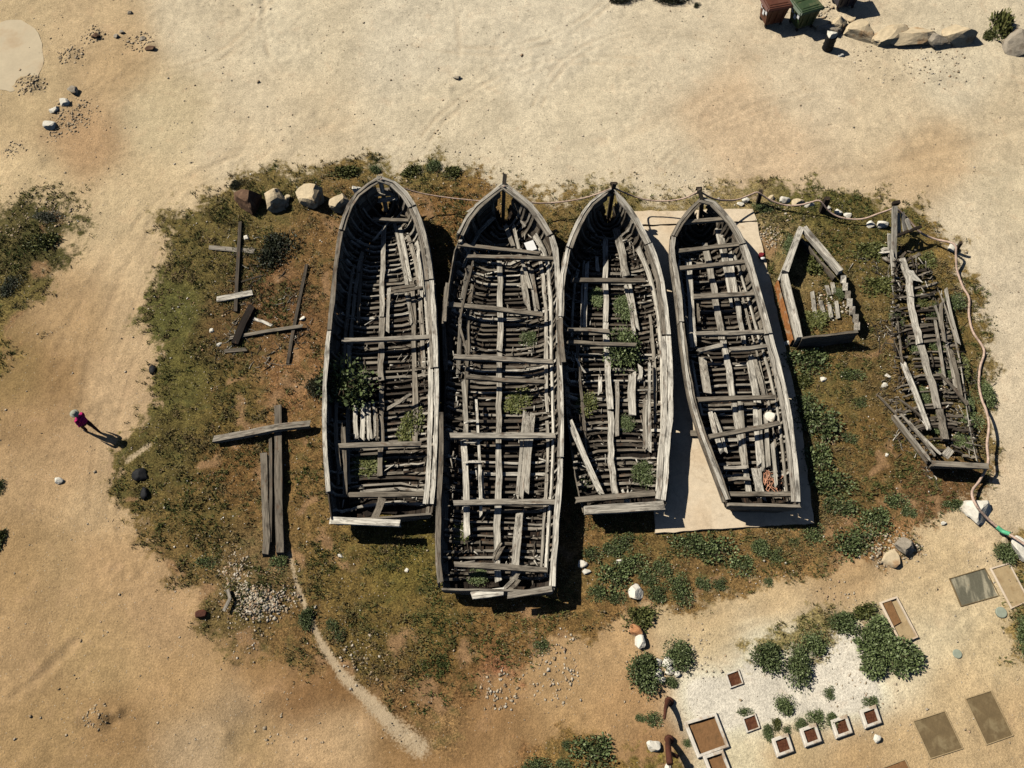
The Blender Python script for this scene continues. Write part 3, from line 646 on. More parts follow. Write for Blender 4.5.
build_boat('wooden_boat', 'derelict wooden boat, fourth from the left, standing on the pale concrete pad', b4, dict(seed=12, missing=.0,
  railL=[(.0,.16,.16,.55),(.165,.45,.12,.72),(.455,.985,.14,.8)], railR=[(.0,.20,.24,.7),(.205,.5,.24,.82),(.505,.985,.28,.92)],
  stringers=[(-1,.5,.58,.2,.5,.8),(-1,.46,.56,.55,.72,.7),(1,.6,.7,.2,.5,.75),(1,.64,.76,.5,.8,.7),(1,.62,.72,.8,.95,.6),(1,.40,.46,.3,.9,.6),(-1,.72,.82,.5,.95,.6)],
  keelson=[(.10,.46,.7),(.465,.68,.85),(.685,.97,.78)],
  thwarts=[(680,224,729,220,1.3,.2,.5),(677,253,742,245,1.1,.22,.5),(677,270,745,263,1.1,.22,.48),(693,298,755,295,1.0,.24,.52),(696,335,764,333,1.0,.22,.6),(698,352,722,346,.95,.2,.7),(729,351,769,347,.95,.2,.6),(697,401,774,398,.95,.22,.4),(709,438,779,424,.95,.22,.5),(726,495,791,495,.85,.22,.5),(724,469,747,468,.6,.16,.7),(727,481,749,480,.6,.16,.6)],
  loose=[(717,224,.75,733,304,.5,.34,.82),(729,250,.6,744,345,.55,.2,.75),(688,261,.7,693,346,.6,.3,.8),(703,360,.5,708,396,.5,.34,.82),(711,412,.5,724,455,.5,.34,.85),(749,357,.5,757,402,.5,.3,.85),(754,357,.52,765,402,.52,.18,.72),(757,408,.5,761,470,.5,.34,.85),(765,408,.52,768,470,.52,.16,.75),(740,398,.46,746,470,.46,.2,.75),(756,470,.5,761,500,.5,.4,.7),(698,305,.6,699,325,.6,.12,.5),(772,440,.7,776,490,.7,.14,.7)],
  transom=[(0,.3,.3),(.3,.5,.4),(.5,.75,.45),(.75,1.0,.45)], transom_cap=[(728,505,800,507,1.05,.12,.55)], stem=(699,188,2.1,.2)))
# the collapsed wreck on the right
b5 = Hull([(896,232),(893,252),(891,275),(889,305),(890,340),(892,375),(894,414),(912,440),(932,465)],
          [(896,232),(912,238),(926,258),(938,275),(948,298),(958,328),(966,360),(974,410),(981,440),(988,466)],
          [(897,240),(903,262),(908,280),(911,306),(920,345),(931,383),(943,429),(946,455)], [(0,.9),(.2,.45),(.8,.45),(1,.75)], [(0,.9),(.2,.5),(.7,.5),(1,.75)])
build_boat('wrecked_boat', 'collapsed boat wreck at far right, only floor timbers, keel and stern left', b5, dict(seed=21, missing=.93, frag=True, ribtone=(.05, .55), strakes=5, rib_gap=.17, ribmat=WOOD,
  uL=lambda t: .62 if t < .75 else .8, uR=lambda t: .9, railL=[], railR=[],
  stringers=[(1,.6,.72,.3,.6,.6),(1,.62,.74,.62,.97,.7),(1,.3,.36,.35,.7,.65),(-1,.3,.36,.4,.6,.4)],
  keelson=[(.10,.30,.8),(.305,.52,.82),(.525,.80,.7),(.81,.93,.55)], thwarts=[],
  loose=[(903,364,.6,928,428,.5,.2,.9),(893,414,.45,932,463,.8,.10,.7),(890,416,.30,930,466,.6,.12,.5),(899,412,.55,936,458,.75,.10,.6),(905,420,.5,938,452,.7,.12,.7),(878,396,.1,897,416,.35,.1,.35),(900,400,.3,924,420,.5,.1,.4),(940,300,.5,944,340,.45,.14,.6),(938,372,.5,966,404,.5,.12,.25),(945,290,.4,958,345,.45,.14,.75),(950,350,.4,962,400,.42,.16,.6),(909,270,.5,918,282,.4,.3,.9),(881,252,.2,889,251,.2,.3,.9),(884,258,.2,891,262,.2,.2,.8),(935,320,.4,946,390,.4,.12,.7)],
  transom=[(0,.5,.35),(.5,1.0,.45)], transom_cap=[(932,464,988,467,.78,.22,.55),(945,456,950,450,.6,.3,.7)]))
# its stem still stands, apart, with a piece of planking
st = thing('stem_fragment', 'tall grey stem post with torn bow planking at head of the collapsed wreck', 'boat part', GG(893, 262))
def stemp(x, y, z): return G(x, y, z)
beam('post', [stemp(893, 264, .02), stemp(893.5, 236, .75), stemp(894, 207, 1.55)], .2, .16, WOOD, st, .7, up=Vector((0, -1, .3)))
beam('post_head', [stemp(892, 205, 1.45), stemp(898, 204, 1.45)], .16, .16, WOODB, st, .15)
for i, (a, b_, w_) in enumerate([((897,213,1.3),(899,236,.75),.22),((902,213,1.3),(905,233,.8),.2),((906,219,1.15),(911,232,.85),.18),((889,234,.6),(890,258,.05),.2)]):
    beam('bow_plank', [stemp(*a), stemp(*b_)], w_, .05, WOOD, st, .62+.06*i, up=Vector((.3, -.5, .8)))
beam('spike', [stemp(897, 236, .85), stemp(921, 227, .9)], .12, .08, WOODB, st, .15)
beam('lower_plank', [stemp(891, 250, .5), stemp(893, 275, .25)], .14, .06, WOOD, st, .8)

# the pentagon of boards: a sawn-off bow
bf = thing('bow_frame', 'house-shaped pentagon of standing boards, grass inside, beside the fourth boat', 'boat part', GG(820, 300))
PT = [(802.5, 225), (842, 273), (861, 331), (800, 338), (785, 272)]
hz = .85
def wallboard(p, q, tone, z0=.0, z1=hz, th=.13, mat=WOOD, nm='board'):
    a, b_ = G(*p, hz), G(*q, hz); d = (b_-a).normalized(); s_ = Vector((d.y, -d.x, 0)); secs = []
    for i in range(6):
        c = a.lerp(b_, i/5); e = random.uniform(-.02, .02); r = random.uniform(-.015, .015)
        secs.append([Vector((c.x, c.y, z0))-s_*th*.5, Vector((c.x, c.y, z0))+s_*th*.5, Vector((c.x, c.y, z1+e))+s_*(th*.5+r), Vector((c.x, c.y, z1+e))-s_*(th*.5+r)])
    return fixn(loft(nm, secs, mat, bf, tone))
def rows(p, q, tones, th):
    for i, tn in enumerate(tones):
        k = len(tones); wallboard(p, q, tn, -.02+i*hz/k+.004, (i+1)*hz/k-.004+(.02 if i == k-1 else 0), th)
rows((801.5,227), (785.5,271), [.5,.6,.85], .26); wallboard((804,227), (841,271), .78, .62, .87, .26); wallboard((805,231), (839,270), .35, -.02, .30, .1); rows((800,337), (785,274), [.5,.6,.85], .24); rows((858,331.5), (802,338), [.3,.3,.35], .1)
wallboard((779.5,276), (795,336), .3, -.02, .55, .05, ORANGE, 'painted_strip')
wallboard((780,277), (799,228), .8, -.02, .62, .05, WOOD, 'outer_board')
for i in range(7):
    f = (i+.5)/7; x = 843+(860-843)*f; y = 275+(330-275)*f
    beam('stub', [G(x-4, y, .0), G(x-4+random.uniform(-1, 1), y, hz*random.uniform(.55, .95))], .34, .22, WOOD, bf, random.uniform(.55, .85), up=Vector((1, 0, 0)))
for i, (x, y, x2, y2) in enumerate([(812,292,815,318),(826,285,829,295),(832,283,834,294),(820,300,823,312),(836,302,838,318),(829,305,831,318)]):
    beam('fallen_slat', [G(x, y, .07), G(x2, y2, .1)], .16, .05, WOOD, bf, .75)

# ------------------------------------------------------------------ loose timber on the left
def timber(name, label, cat, px, wd, th, tone, mat=WOOD, group=None, zs=None):
    zs = zs or [.0]*len(px)
    pts = [GG(x, y, z) for (x, y), z in zip(px, zs)]
    zm = pts[0].z
    o = beam(name, [Vector((p.x, p.y, p.z)) for p in pts], wd, th, mat, None, tone, base=(pts[0].x, pts[0].y, pts[0].z))
    return tag(o, label, cat, group)
timber('timber_beam', 'long grey squared timber, upright of the cross lying on the grass', 'beam', [(279,408),(279.5,450),(280,500),(281.5,555)], .29, .26, .36)
timber('timber_beam', 'weathered beam with bleached left end, laid across the long upright timber', 'beam', [(216,442),(250,437),(280,432),(311,427.5)], .26, .2, .58, zs=[.1,.22,.31,.2])
timber('timber_beam', 'shorter grey timber lying left of and beside the cross upright', 'beam', [(265,455),(266,500),(268,540),(266.5,556)], .26, .22, .42)
timber('timber_plank', 'thin dark plank wedged between the two upright timbers of the cross', 'plank', [(271.5,440),(272,490),(271,545)], .12, .2, .3)
timber('timber_plank', 'dark narrow plank standing crossways over the upper grey plank', 'plank', [(241,223),(239,262),(236,312)], .15, .1, .18, zs=[.06,.1,.02])
timber('timber_plank', 'grey split plank under the dark plank near the dark bush', 'plank', [(209,248),(232,250),(254,252)], .24, .06, .62)
timber('timber_plank', 'short pale plank below the dark crossing plank', 'plank', [(218,300),(236,298),(253,294)], .28, .07, .82, zs=[.02,.1,.05])
timber('timber_plank', 'long dark thin pole left of the first boat', 'pole', [(307,265),(300,300),(292,340),(288,365)], .14, .10, .2)
timber('timber_plank', 'long narrow grey board lying across the dark thin pole', 'board', [(230,339),(266,333),(303,328)], .16, .08, .5, zs=[.02,.08,.1])
timber('timber_plank', 'small white splinter board above the long narrow grey board', 'board', [(253,319),(263,322),(272,326)], .13, .05, .98)
timber('timber_plank', 'blackened short log left of the small white splinter board', 'log', [(253,308),(244,325),(236,345)], .3, .2, .05, WOODB)
timber('timber_plank', 'dark short plank at bottom of the scattered timber, left end', 'plank', [(225,352),(247,350)], .18, .08, .3)
timber('timber_plank', 'dark stick lying by the white stone among scattered timber', 'stick', [(228,281),(240,283),(262,276)], .09, .06, .15)
timber('driftwood_stick', 'grey forked driftwood stick on the rubble heap', 'stick', [(229,591),(232,600),(226,611)], .12, .09, .6, zs=[.15,.2,.15])
0 and timber('driftwood_log', 'pale broken log lying at left edge of the sandy track', 'log', [(28,368),(26,385),(23,400)], .3, .16, .6)
timber('timber_plank', 'short plank poking out from under the fourth boat on the pad', 'plank', [(689,436),(700,436)], .25, .1, .45, zs=[.16,.16])

# ------------------------------------------------------------------ rocks
def rock_mesh(seed, sx, sy, sz, cuts=15, sub=3):
    R = random.Random(seed); bm = bmesh.new(); bmesh.ops.create_icosphere(bm, subdivisions=sub, radius=1)
    pl = [(Vector((R.gauss(0, 1), R.gauss(0, 1), R.gauss(0, .8))).normalized(), R.uniform(.45, .85)) for _ in range(cuts)]
    for v in bm.verts:
        c = v.co
        for n_, d in pl:
            e = c.dot(n_)-d
            if e > 0: c = c-n_*e
        c = c*(1.12+.10*mnoise.noise(c*2.2+Vector((seed, 0, 0)))+.06*mnoise.noise(c*6+Vector((0, seed, 0))))
        v.co = (c.x*sx, c.y*sy, c.z*sz)
    me = bpy.data.meshes.new('rock'); bm.to_mesh(me); bm.free(); return me
_rs = [100]
def rock(name, label, x, y, wpx, hpx, mat, tall=.7, cat='rock', group=None, sink=.25, rot=None):
    """pixel centre and size on the picture -> boulder resting on the ground"""
    _rs[0] += 1; s = SC(x, y); a = wpx/s*.62; b = hpx/s*.62; c = tall*.5*(a+b)
    p = GG(x, y+hpx*.25)
    o = link(name, rock_mesh(_rs[0], a, b, c), mat, None, (p.x, p.y, p.z+c*(.62-sink)))
    o.rotation_euler = (random.uniform(-.15, .15), random.uniform(-.15, .15), rot if rot is not None else random.uniform(-.4, .4))
    return tag(o, label, cat, group)
rock('boulder', 'dark brown round boulder, leftmost of the boulders above the first boat', 249, 198, 30, 24, ROCKB, .9)
rock('boulder', 'cream block boulder between the brown boulder and the pointed one', 277, 199, 21, 19, ROCKP, .9)
rock('boulder', 'small cream slab boulder just right of the cream block boulder', 286, 199, 9, 16, ROCKP, .9)
rock('boulder', 'pointed cream boulder with dark shaded face above the first boat', 312, 195, 30, 24, ROCKP, 1.0)
rock('boulder', 'squarish cream boulder touching the bow of the first boat', 342, 202, 22, 18, ROCKP, .9)
rock('boulder', 'small white rock perched at left shoulder of the first boat bow', 359, 194, 9, 9, ROCKW, 2.4)
rock('boulder', 'lone white rock among leafy plants below the third boat', 634, 589, 14, 15, ROCKW, .6)
rock('boulder', 'orange brown flat rock at edge of olive grass tuft', 636, 628, 16, 12, ROCKO, .6)
rock('boulder', 'white oval rock just below the orange brown rock', 640, 640, 9, 14, ROCKW, .8, rot=0)
for i, (x, y, w_, h_, lab) in enumerate([(667,661,12,9,'white rock topping the heap between two round bushes'),(658,661,7,8,'small white rock at upper left of the heap between round bushes'),(657,672,9,11,'largest pale rock at left of the heap between round bushes'),(670,669,9,7,'white rock in the middle of the heap between round bushes'),(662,678,10,6,'pale flat rock at bottom of the heap between round bushes'),(677,673,6,6,'small pale rock at right end of the heap between round bushes')]):
    rock('rock', lab, x, y, w_, h_, ROCKW, .7, group='white rock heap between the bushes')
rock('boulder', 'round white stone left of the lower rusty leaning post', 653, 743, 11, 11, ROCKW, .8)
rock('rock', 'small white stone at foot of the lower rusty leaning post', 668, 765, 6, 7, ROCKW, .8)
rock('boulder', 'big white boulder with pink rope tied over it below the wreck', 974, 507, 27, 22, ROCKW, .75)
rock('boulder', 'big white boulder cut by right edge, green tape beside it', 1020, 544, 26, 22, ROCKW, .75)
rock('rock', 'tan rock at left of the right-edge white boulder', 1004, 541, 7, 9, ROCKP, .7)
rock('rock', 'pale stone tied under rope at upper right corner of the grass', 951, 247, 10, 10, ROCKW, .8)
rock('rock', 'small white stone with brown shadow right of last white planter', 876, 736, 7, 8, ROCKW, .7)
rock('rock', 'pale stone on the track left of the black bags', 59, 479, 8, 8, ROCKW, .6)
0 and rock('rock', 'long pale dusty ridge stone pointing at the walking person', 136, 454, 22, 9, ROCKP, .35, rot=.5)
rock('rock', 'biggest pale rock of the four at top left', 50, 124, 14, 9, ROCKW, .6)
rock('rock', 'small white rock above the biggest pale rock at top left', 54, 109, 8, 7, ROCKW, .6)
rock('rock', 'white rock leaning on bank, third of four at top left', 64, 102, 9, 8, ROCKW, .7)
rock('rock', 'grey rock topmost of the four on the bank at top left', 75, 90, 11, 8, ROCKG, .7)
rock('rock', 'small dark rock on the bare sand between first and second boat bows', 457, 77, 7, 5, ROCKG, .6)
rock('rock', 'dark red lump left of the rubble heap', 203, 612, 11, 10, RUST, .7)
rock('rock', 'grey stony clod at the right of the clod pair below plants', 905, 543, 24, 16, ROCKG, .5)
rock('rock', 'pale stony clod at the left of the clod pair below plants', 889, 555, 20, 16, ROCKP, .4)
for x, y, w_, h_, lab in [(771,198,9,6,'brown stone under the rope right of the first rope post'),(784,199,12,7,'longest pale stone in rope-side row above bow frame'),(797,202,11,7,'tan stone in rope-side row left of the stump post'),(808,204,10,6,'pale stone touching left side of the stump post'),(828,207,7,6,'small white stone just right of the stump post'),(838,212,8,7,'white stone second right of the stump post'),(847,215,8,6,'pale stone third right of the stump post'),(870,224,8,7,'pale stone left of the wreck stem, left of pair'),(882,224,12,9,'white stone next to the wreck stem, right of pair'),(745,200,8,6,'pale stone left of the first rope post'),(740,203,7,5,'small pale stone at far left of the rope-side row')]:
    rock('rock', lab, x, y, w_, h_, ROCKP if 'tan' in lab or 'brown' in lab else ROCKW, .7, group='stones along the rope')
for x, y, w_, h_, ta, lab in [(820,22,16,11,.8,'pale boulder beside the green container'),(829,27,18,12,.7,'grey low boulder below the one beside the green container'),(838,22,12,16,1.1,'pointed boulder right behind the dark drum'),(851,18,7,8,1,'small boulder sitting on the wall behind the pointed one'),(858,28,22,18,1.0,'large flat-topped tan boulder in the wall row'),(886,34,26,16,.8,'tan boulder in the wall row left of the split one'),(914,35,28,19,.9,'rounded split boulder in middle of the wall row'),(938,38,22,14,.8,'low grey boulder in the wall row right of the split one'),(960,33,22,20,1.1,'tall orange and white boulder at right end of the wall row'),(1013,40,20,20,1.1,'grey pointed boulder by the bush in top right corner'),(1022,47,8,9,.8,'small dark boulder cut by right edge in top corner')]:
    rock('boulder', lab, x, y+1, w_*1.5, h_*1.15, ROCKG if 'grey' in lab or 'dark' in lab[:16] else ROCKP, ta*.62, group='boulder wall at top right')
rock('rock', 'small white stone at tip of the dark drum shadow', 841, 55, 5, 4, ROCKW, .7)
for x, y, w_, h_, lab in [(117,36,6,5,'clod on the sand at top left, leftmost of the upper trio'),(122,31,6,5,'clod on the sand at top left, middle of the upper trio'),(143,38,6,5,'clod on the sand at top left, right of the upper trio'),(151,47,9,6,'largest dark clod in the scatter at top left'),(130,12,6,5,'highest clod of the scatter at top left'),(96,35,8,7,'brown clod at left of the scatter at top left')]:
    rock('clod', lab, x, y, w_, h_, ROCKG if 'dark' not in lab and 'brown' not in lab else ROCKB, .6, 'clod', 'clods at top left')
for x, y, w_, h_, lab in [(823,378,6,5,'upper white stone of pair left of the wreck'),(884,384,6,5,'white stone near left ribs of the wreck'),(887,375,7,5,'white stone above its pair left of the wreck'),(887,454,4,5,'small white stone on grass left of the wreck stern'),(919,450,5,4,'white stone touching lower left of the wreck stern'),(943,522,6,5,'pale stone on grass below the wreck stern'),(582,562,9,7,'pale stone left of leafy plants under the third boat'),(586,571,9,6,'flat pale stone below its pair under the third boat'),(619,561,6,5,'small pale stone between leafy plants under the third boat'),(787,342,9,5,'white stone at lower left corner of the bow frame'),(464,577,5,4,'white stone outside lower left corner of the second boat'),(407,569,5,4,'white stone alone on grass left of the second boat stern'),(340,555,5,4,'white stone on grass right of the thin pale path'),(212,330,5,4,'tiny white stone at left of the scattered timber'),(219,344,6,5,'white stone by the dark short plank'),(303,318,5,5,'white stone right of the long narrow grey board'),(246,237,5,5,'white stone right of the dark crossing plank')]:
    rock('rock', lab, x, y, w_, h_, ROCKW, .6, group='loose white stones')

# ------------------------------------------------------------------ plants
def leaf_mesh(seed, n, rad, hgt, leaf, lobes=7, flat=.0, spread=1.0, shape=None):
    """leaves through a lumpy dome volume; every leaf a bent two-triangle blade"""
    R = np.random.default_rng(seed); V = []; Fc = []; lv = []
    lb = shape or [(R.uniform(-.55, .55)*rad, R.uniform(-.55, .55)*rad, R.uniform(.35, .75)) for _ in range(lobes)]
    per = R.integers(0, len(lb), n)
    for i in range(n):
        lx, ly, lr = lb[per[i]]
        d = R.normal(size=3); d[2] = abs(d[2])*.9+.05; d /= np.linalg.norm(d); r = (R.random()**.38)*lr*rad*(1+.35*(R.random()-.5))
        p = np.array([lx+d[0]*r, ly+d[1]*r, max(.02, d[2]*hgt*lr*1.35*(r/(lr*rad)))])
        ax = d*.7+np.array([R.normal()*.5, R.normal()*.5, R.normal()*.35]); ax /= np.linalg.norm(ax)
        sd_ = np.cross(ax, R.normal(size=3)); sd_ /= np.linalg.norm(sd_)+1e-9
        L = leaf*R.uniform(.6, 1.4); W = L*R.uniform(.22, .38); nrm = np.cross(ax, sd_)
        b = len(V); mid = p+ax*L*.5+nrm*L*.12
        V += [p, mid+sd_*W, p+ax*L, mid-sd_*W]; Fc.append((b, b+1, b+2, b+3)); v = float(np.clip(R.normal(.5, .22), 0, 1)); lv += [v]*4
    return mesh_np('foliage', np.array(V), np.array(Fc), {'lv': ('FLOAT', lv)})
def stem_mesh(seed, rad, hgt, k=7):
    R = random.Random(seed); V = []; Fc = []
    for i in range(k):
        a = R.uniform(0, 6.28); e = Vector((math.cos(a)*rad*.55, math.sin(a)*rad*.55, hgt*.7)); p = Vector((0, 0, -.03)); r = .012+.012*rad
        sd_ = e.cross(Vector((0, 0, 1))).normalized(); b = len(V); m_ = e*.5+Vector((0, 0, hgt*.12))
        for c, s_ in ((p, 1), (m_, .7), (e, .2)):
            for j in range(3):
                an = j*2.094; V.append(c+sd_*math.cos(an)*r*s_+Vector((0, 0, 1))*math.sin(an)*r*s_+e.normalized().cross(sd_)*math.sin(an)*r*s_)
        for s in range(2):
            for j in range(3): Fc.append([b+3*s+j, b+3*s+(j+1) % 3, b+3*s+3+(j+1) % 3, b+3*s+3+j])
    me = bpy.data.meshes.new('stem'); me.from_pydata([tuple(v) for v in V], [], Fc); return me
PROTO = {'mound': [leaf_mesh(40+i, 3000, 1, .75, .115, 11) for i in range(3)],
         'leafy': [leaf_mesh(50+i, 1150, 1, .40, .14, 10) for i in range(4)],
         'grassy': [leaf_mesh(60+i, 1100, 1, .5, .20, 11) for i in range(2)],
         'dark': [leaf_mesh(70+i, 1900, 1, .8, .11, 11) for i in range(2)]}
STEMS = stem_mesh(5, 1, .5)
PM = {'mound': LEAF, 'leafy': LEAF, 'grassy': LEAFY, 'dark': LEAFD}
for k, L_ in PROTO.items():
    for me in L_: me.materials.append(PM[k])
STEMS.materials.append(STEM)
_bi = [0]
def bush(label, x, y, rx, ry, kind='leafy', tall=1.0, z=None, name='bush', cat='bush', group=None, shape=None, mat=None):
    _bi[0] += 1; s = SC(x, y); k_ = 1.18 if kind == 'leafy' else 1.0; a = rx/s*k_; b = ry/s*1.06*k_; c = .5*(a+b)*tall
    p = GG(x, y+ry*.12) if z is None else G(x, y+ry*.12, z)
    root = thing(name, label, cat, p, group); root.rotation_euler = (0, 0, 0)
    me = shape or PROTO[kind][_bi[0] % len(PROTO[kind])]
    f = link('foliage', me, None, root); f.scale = (a, b, c)
    if shape is None: f.rotation_euler = (0, 0, 0)
    st_ = link('stem', STEMS, None, root); st_.scale = (a*.9, b*.9, c*.9)
    return root
MO, LE, GR, DA = 'mound', 'leafy', 'grassy', 'dark'
BUSHES = [
 ('large round green bush left of the white rock heap',639,671,20,21,MO),('round green bush above the white rock heap',677,655,17,15,MO),('small bush tucked under the white rock heap',672,681,8,7,MO),
 ('leftmost bush in the chain above the small planters',762,656,20,16,MO),('lowest bush in the chain above the small planters',797,664,14,20,MO),('bush in the chain between the lowest and the far right one',815,642,15,13,MO),('rightmost low bush in the chain, beside the heart-shaped bush',838,622,18,12,MO),('olive scrub linking the chain to the heart-shaped bush',862,611,14,8,GR),
 ('round bush alone on white ground above the planter row',785,704,11,11,MO),('small plant alone on white ground below the chain of bushes',829,692,5,6,LE),('small plant above the last white planter on the right',870,703,7,6,LE),('boxy little plant above the upper planter of the row',745,712,7,4,LE),('narrow plant between first and second white planters',766,732,6,9,MO),
 ('small dark plant above the second white planter',800,724,7,6,MO),('bright plant between second and third white planters',815,719,8,8,LE),('dark bush touching left of the third white planter',830,720,7,9,MO),('thin yellowish plant right of the upper planter',776,724,5,6,GR),('tiny plant right of thin yellowish one',787,729,4,4,LE),
 ('green bush below the right-edge white boulder',1001,552,13,12,MO),('dark bush cut by right edge beside tan slab bed',1023,635,9,20,MO),('tall olive bush in the top right corner by boulders',1000,26,10,15,GR,2.2),('small olive bush left of the tall corner bush',988,35,7,7,GR),
 ('broad dark plant patch at bottom edge, largest there',590,752,20,15,LE),('dark plant at bottom edge, left of the broad patch',537,766,12,8,LE),('small plant at bottom edge between its two bigger neighbours',563,765,8,6,LE),('tiny plant above the broad bottom patch',566,743,4,4,LE),('small lone plant on tan ground right of the thin path end',541,646,7,6,LE),('blue-green tuft left of the upper rusty leaning post',653,719,7,7,LE),('small plant left of the tuft by the rusty post',640,718,5,4,LE),('small plant by left wall of the big brown planter',687,742,4,4,LE),
 ('leafy plant just under the bow frame, topmost right of fourth boat',804,361,20,12,LE),('yellowish plant second below the bow frame',800,381,10,8,GR),('big leafy plant midway along right side of fourth boat',815,421,20,20,LE),('leafy plant hugging the fourth boat above the big one',802,401,12,9,LE),('leafy plant beside fourth boat stern shadow',817,461,13,18,LE),('leafy plant right of the pad corner, upper',831,484,18,12,LE),('leafy plant right of the pad corner, lower',838,506,15,11,LE),('wide leafy plant at bottom of the strip right of the pad',853,540,20,14,LE),('leafy plant right of the strip, above the clods',874,520,14,12,LE),('small dark plant right of the strip, upper of two',896,501,10,8,LE),('smaller dark plant right of the strip, lower of two',908,512,7,6,LE),('leafy plant at lower right corner of the pad',813,532,10,9,LE),('tiny plant below the pad corner',794,542,5,5,LE),
 ('small plant below the bow frame on open grass',852,375,10,6,LE),('small plant right of the big leafy one on open grass',848,438,7,6,LE),('tiny plant on open grass left of the wreck',860,401,6,6,LE),('small green plant under the wreck at lower left',952,505,10,5,LE),
 ('plant next to the right shadow of second boat stern',591,554,9,8,LE),('plant below transom of third boat, left of two',611,549,9,8,LE),('plant below transom of third boat, right of two',623,541,10,9,LE),('broad plant left of the lone white rock',613,576,15,14,LE),('plant above the lone white rock',633,564,12,11,LE),('plant touching right of the lone white rock',647,578,9,9,LE),('plant lower right of the lone white rock',657,592,9,9,LE),('small plant left of the lone white rock, lower left',596,593,8,7,LE),('small plant directly below the broad plant',616,598,8,6,LE),('plant right of and above the lone white rock',661,568,9,9,LE),('plant between lone rock and plants under the pad',677,582,9,10,LE),
 ('plant under lower left corner of the concrete pad',686,544,15,10,LE),('largest plant under the bottom edge of the pad',715,550,18,14,LE),('round plant under the bottom edge of the pad, right part',757,547,11,10,MO),('small plant right of the round one under the pad',775,554,7,7,LE),('plant below the largest one under the pad',741,565,11,9,LE),('drooping plant lowest under the pad',682,594,8,12,LE),('small plant right of drooping one under the pad, left of pair',702,583,7,7,LE),('small plant right of drooping one under the pad, right of pair',719,583,6,6,LE),('tiny plant on dry grass under the fourth boat',768,582,4,4,LE),
 ('small round dark bush above the second boat bow, left of it',433,166,9,7,MO),('tiny dark bush at tip of the first boat bow',376,169,7,6,MO),('olive weed clump between first and second boat bows',410,171,10,7,GR),('olive weed clump right of the round dark bush',452,172,9,7,GR),('dark weed at left of the brown boulder',237,184,8,6,DA),('green weed at top of the grass above the pointed boulder',345,172,14,7,GR),
 ('large dark spiny bush right of the scattered timber',279,246,22,23,DA,.8),('dark leafy shrub outside left rail of the first boat',316,387,11,12,DA),('green bush at right end of the rubble heap',304,618,9,12,MO),('small plant on grass right of thin path, upper',331,625,6,6,LE),('small plant on grass right of thin path, lower',340,634,5,6,LE),('green weed at foot of the long cross timber',278,563,8,8,LE),('green weed on rubble heap upper left',206,562,9,6,LE),
 ('dark green clump in the left-edge grass patch',44,241,15,9,GR),('dark clump at left edge below the patch top',12,283,12,14,DA,.6),('brown dry shrub topping the left-edge grass patch',48,217,16,8,DA,.5),('small plant cut by left edge by the track',0,487,4,8,LE),('small plant cut by left edge lower down',0,540,5,12,GR),
 ('dark bush beside rope on right of the wreck',985,394,9,14,MO),('olive tuft above the orange brown rock',640,617,15,11,GR),('dark grass clump inside bow frame, upper',815,262,13,13,GR),('dark bush left outside of bow frame',789,245,7,14,MO,.6),('dark bush beside first rope post',765,207,13,7,MO,.6),('grass tuft between bow frame and wreck stem',870,250,18,10,GR,.6),('grass tuft right of the wreck stem',925,262,10,12,GR,.6),('green weeds left of wreck head ribs',880,285,18,10,GR,.6),
 ('dark brush heap added for shadow and debris, cut by top edge, left part',625,-2,18,8,DA),('dark brush heap added for shadow and debris, cut by top edge, right part',672,0,20,8,DA),('tiny bush right of the brush heap at top edge',697,5,4,4,DA),  # dark foliage heap put in for a structure's shadow and some debris
]
for lab, x, y, rx, ry, kd, *e in BUSHES: bush(lab, x, y, rx, ry, kd, e[0] if e else 1.0)
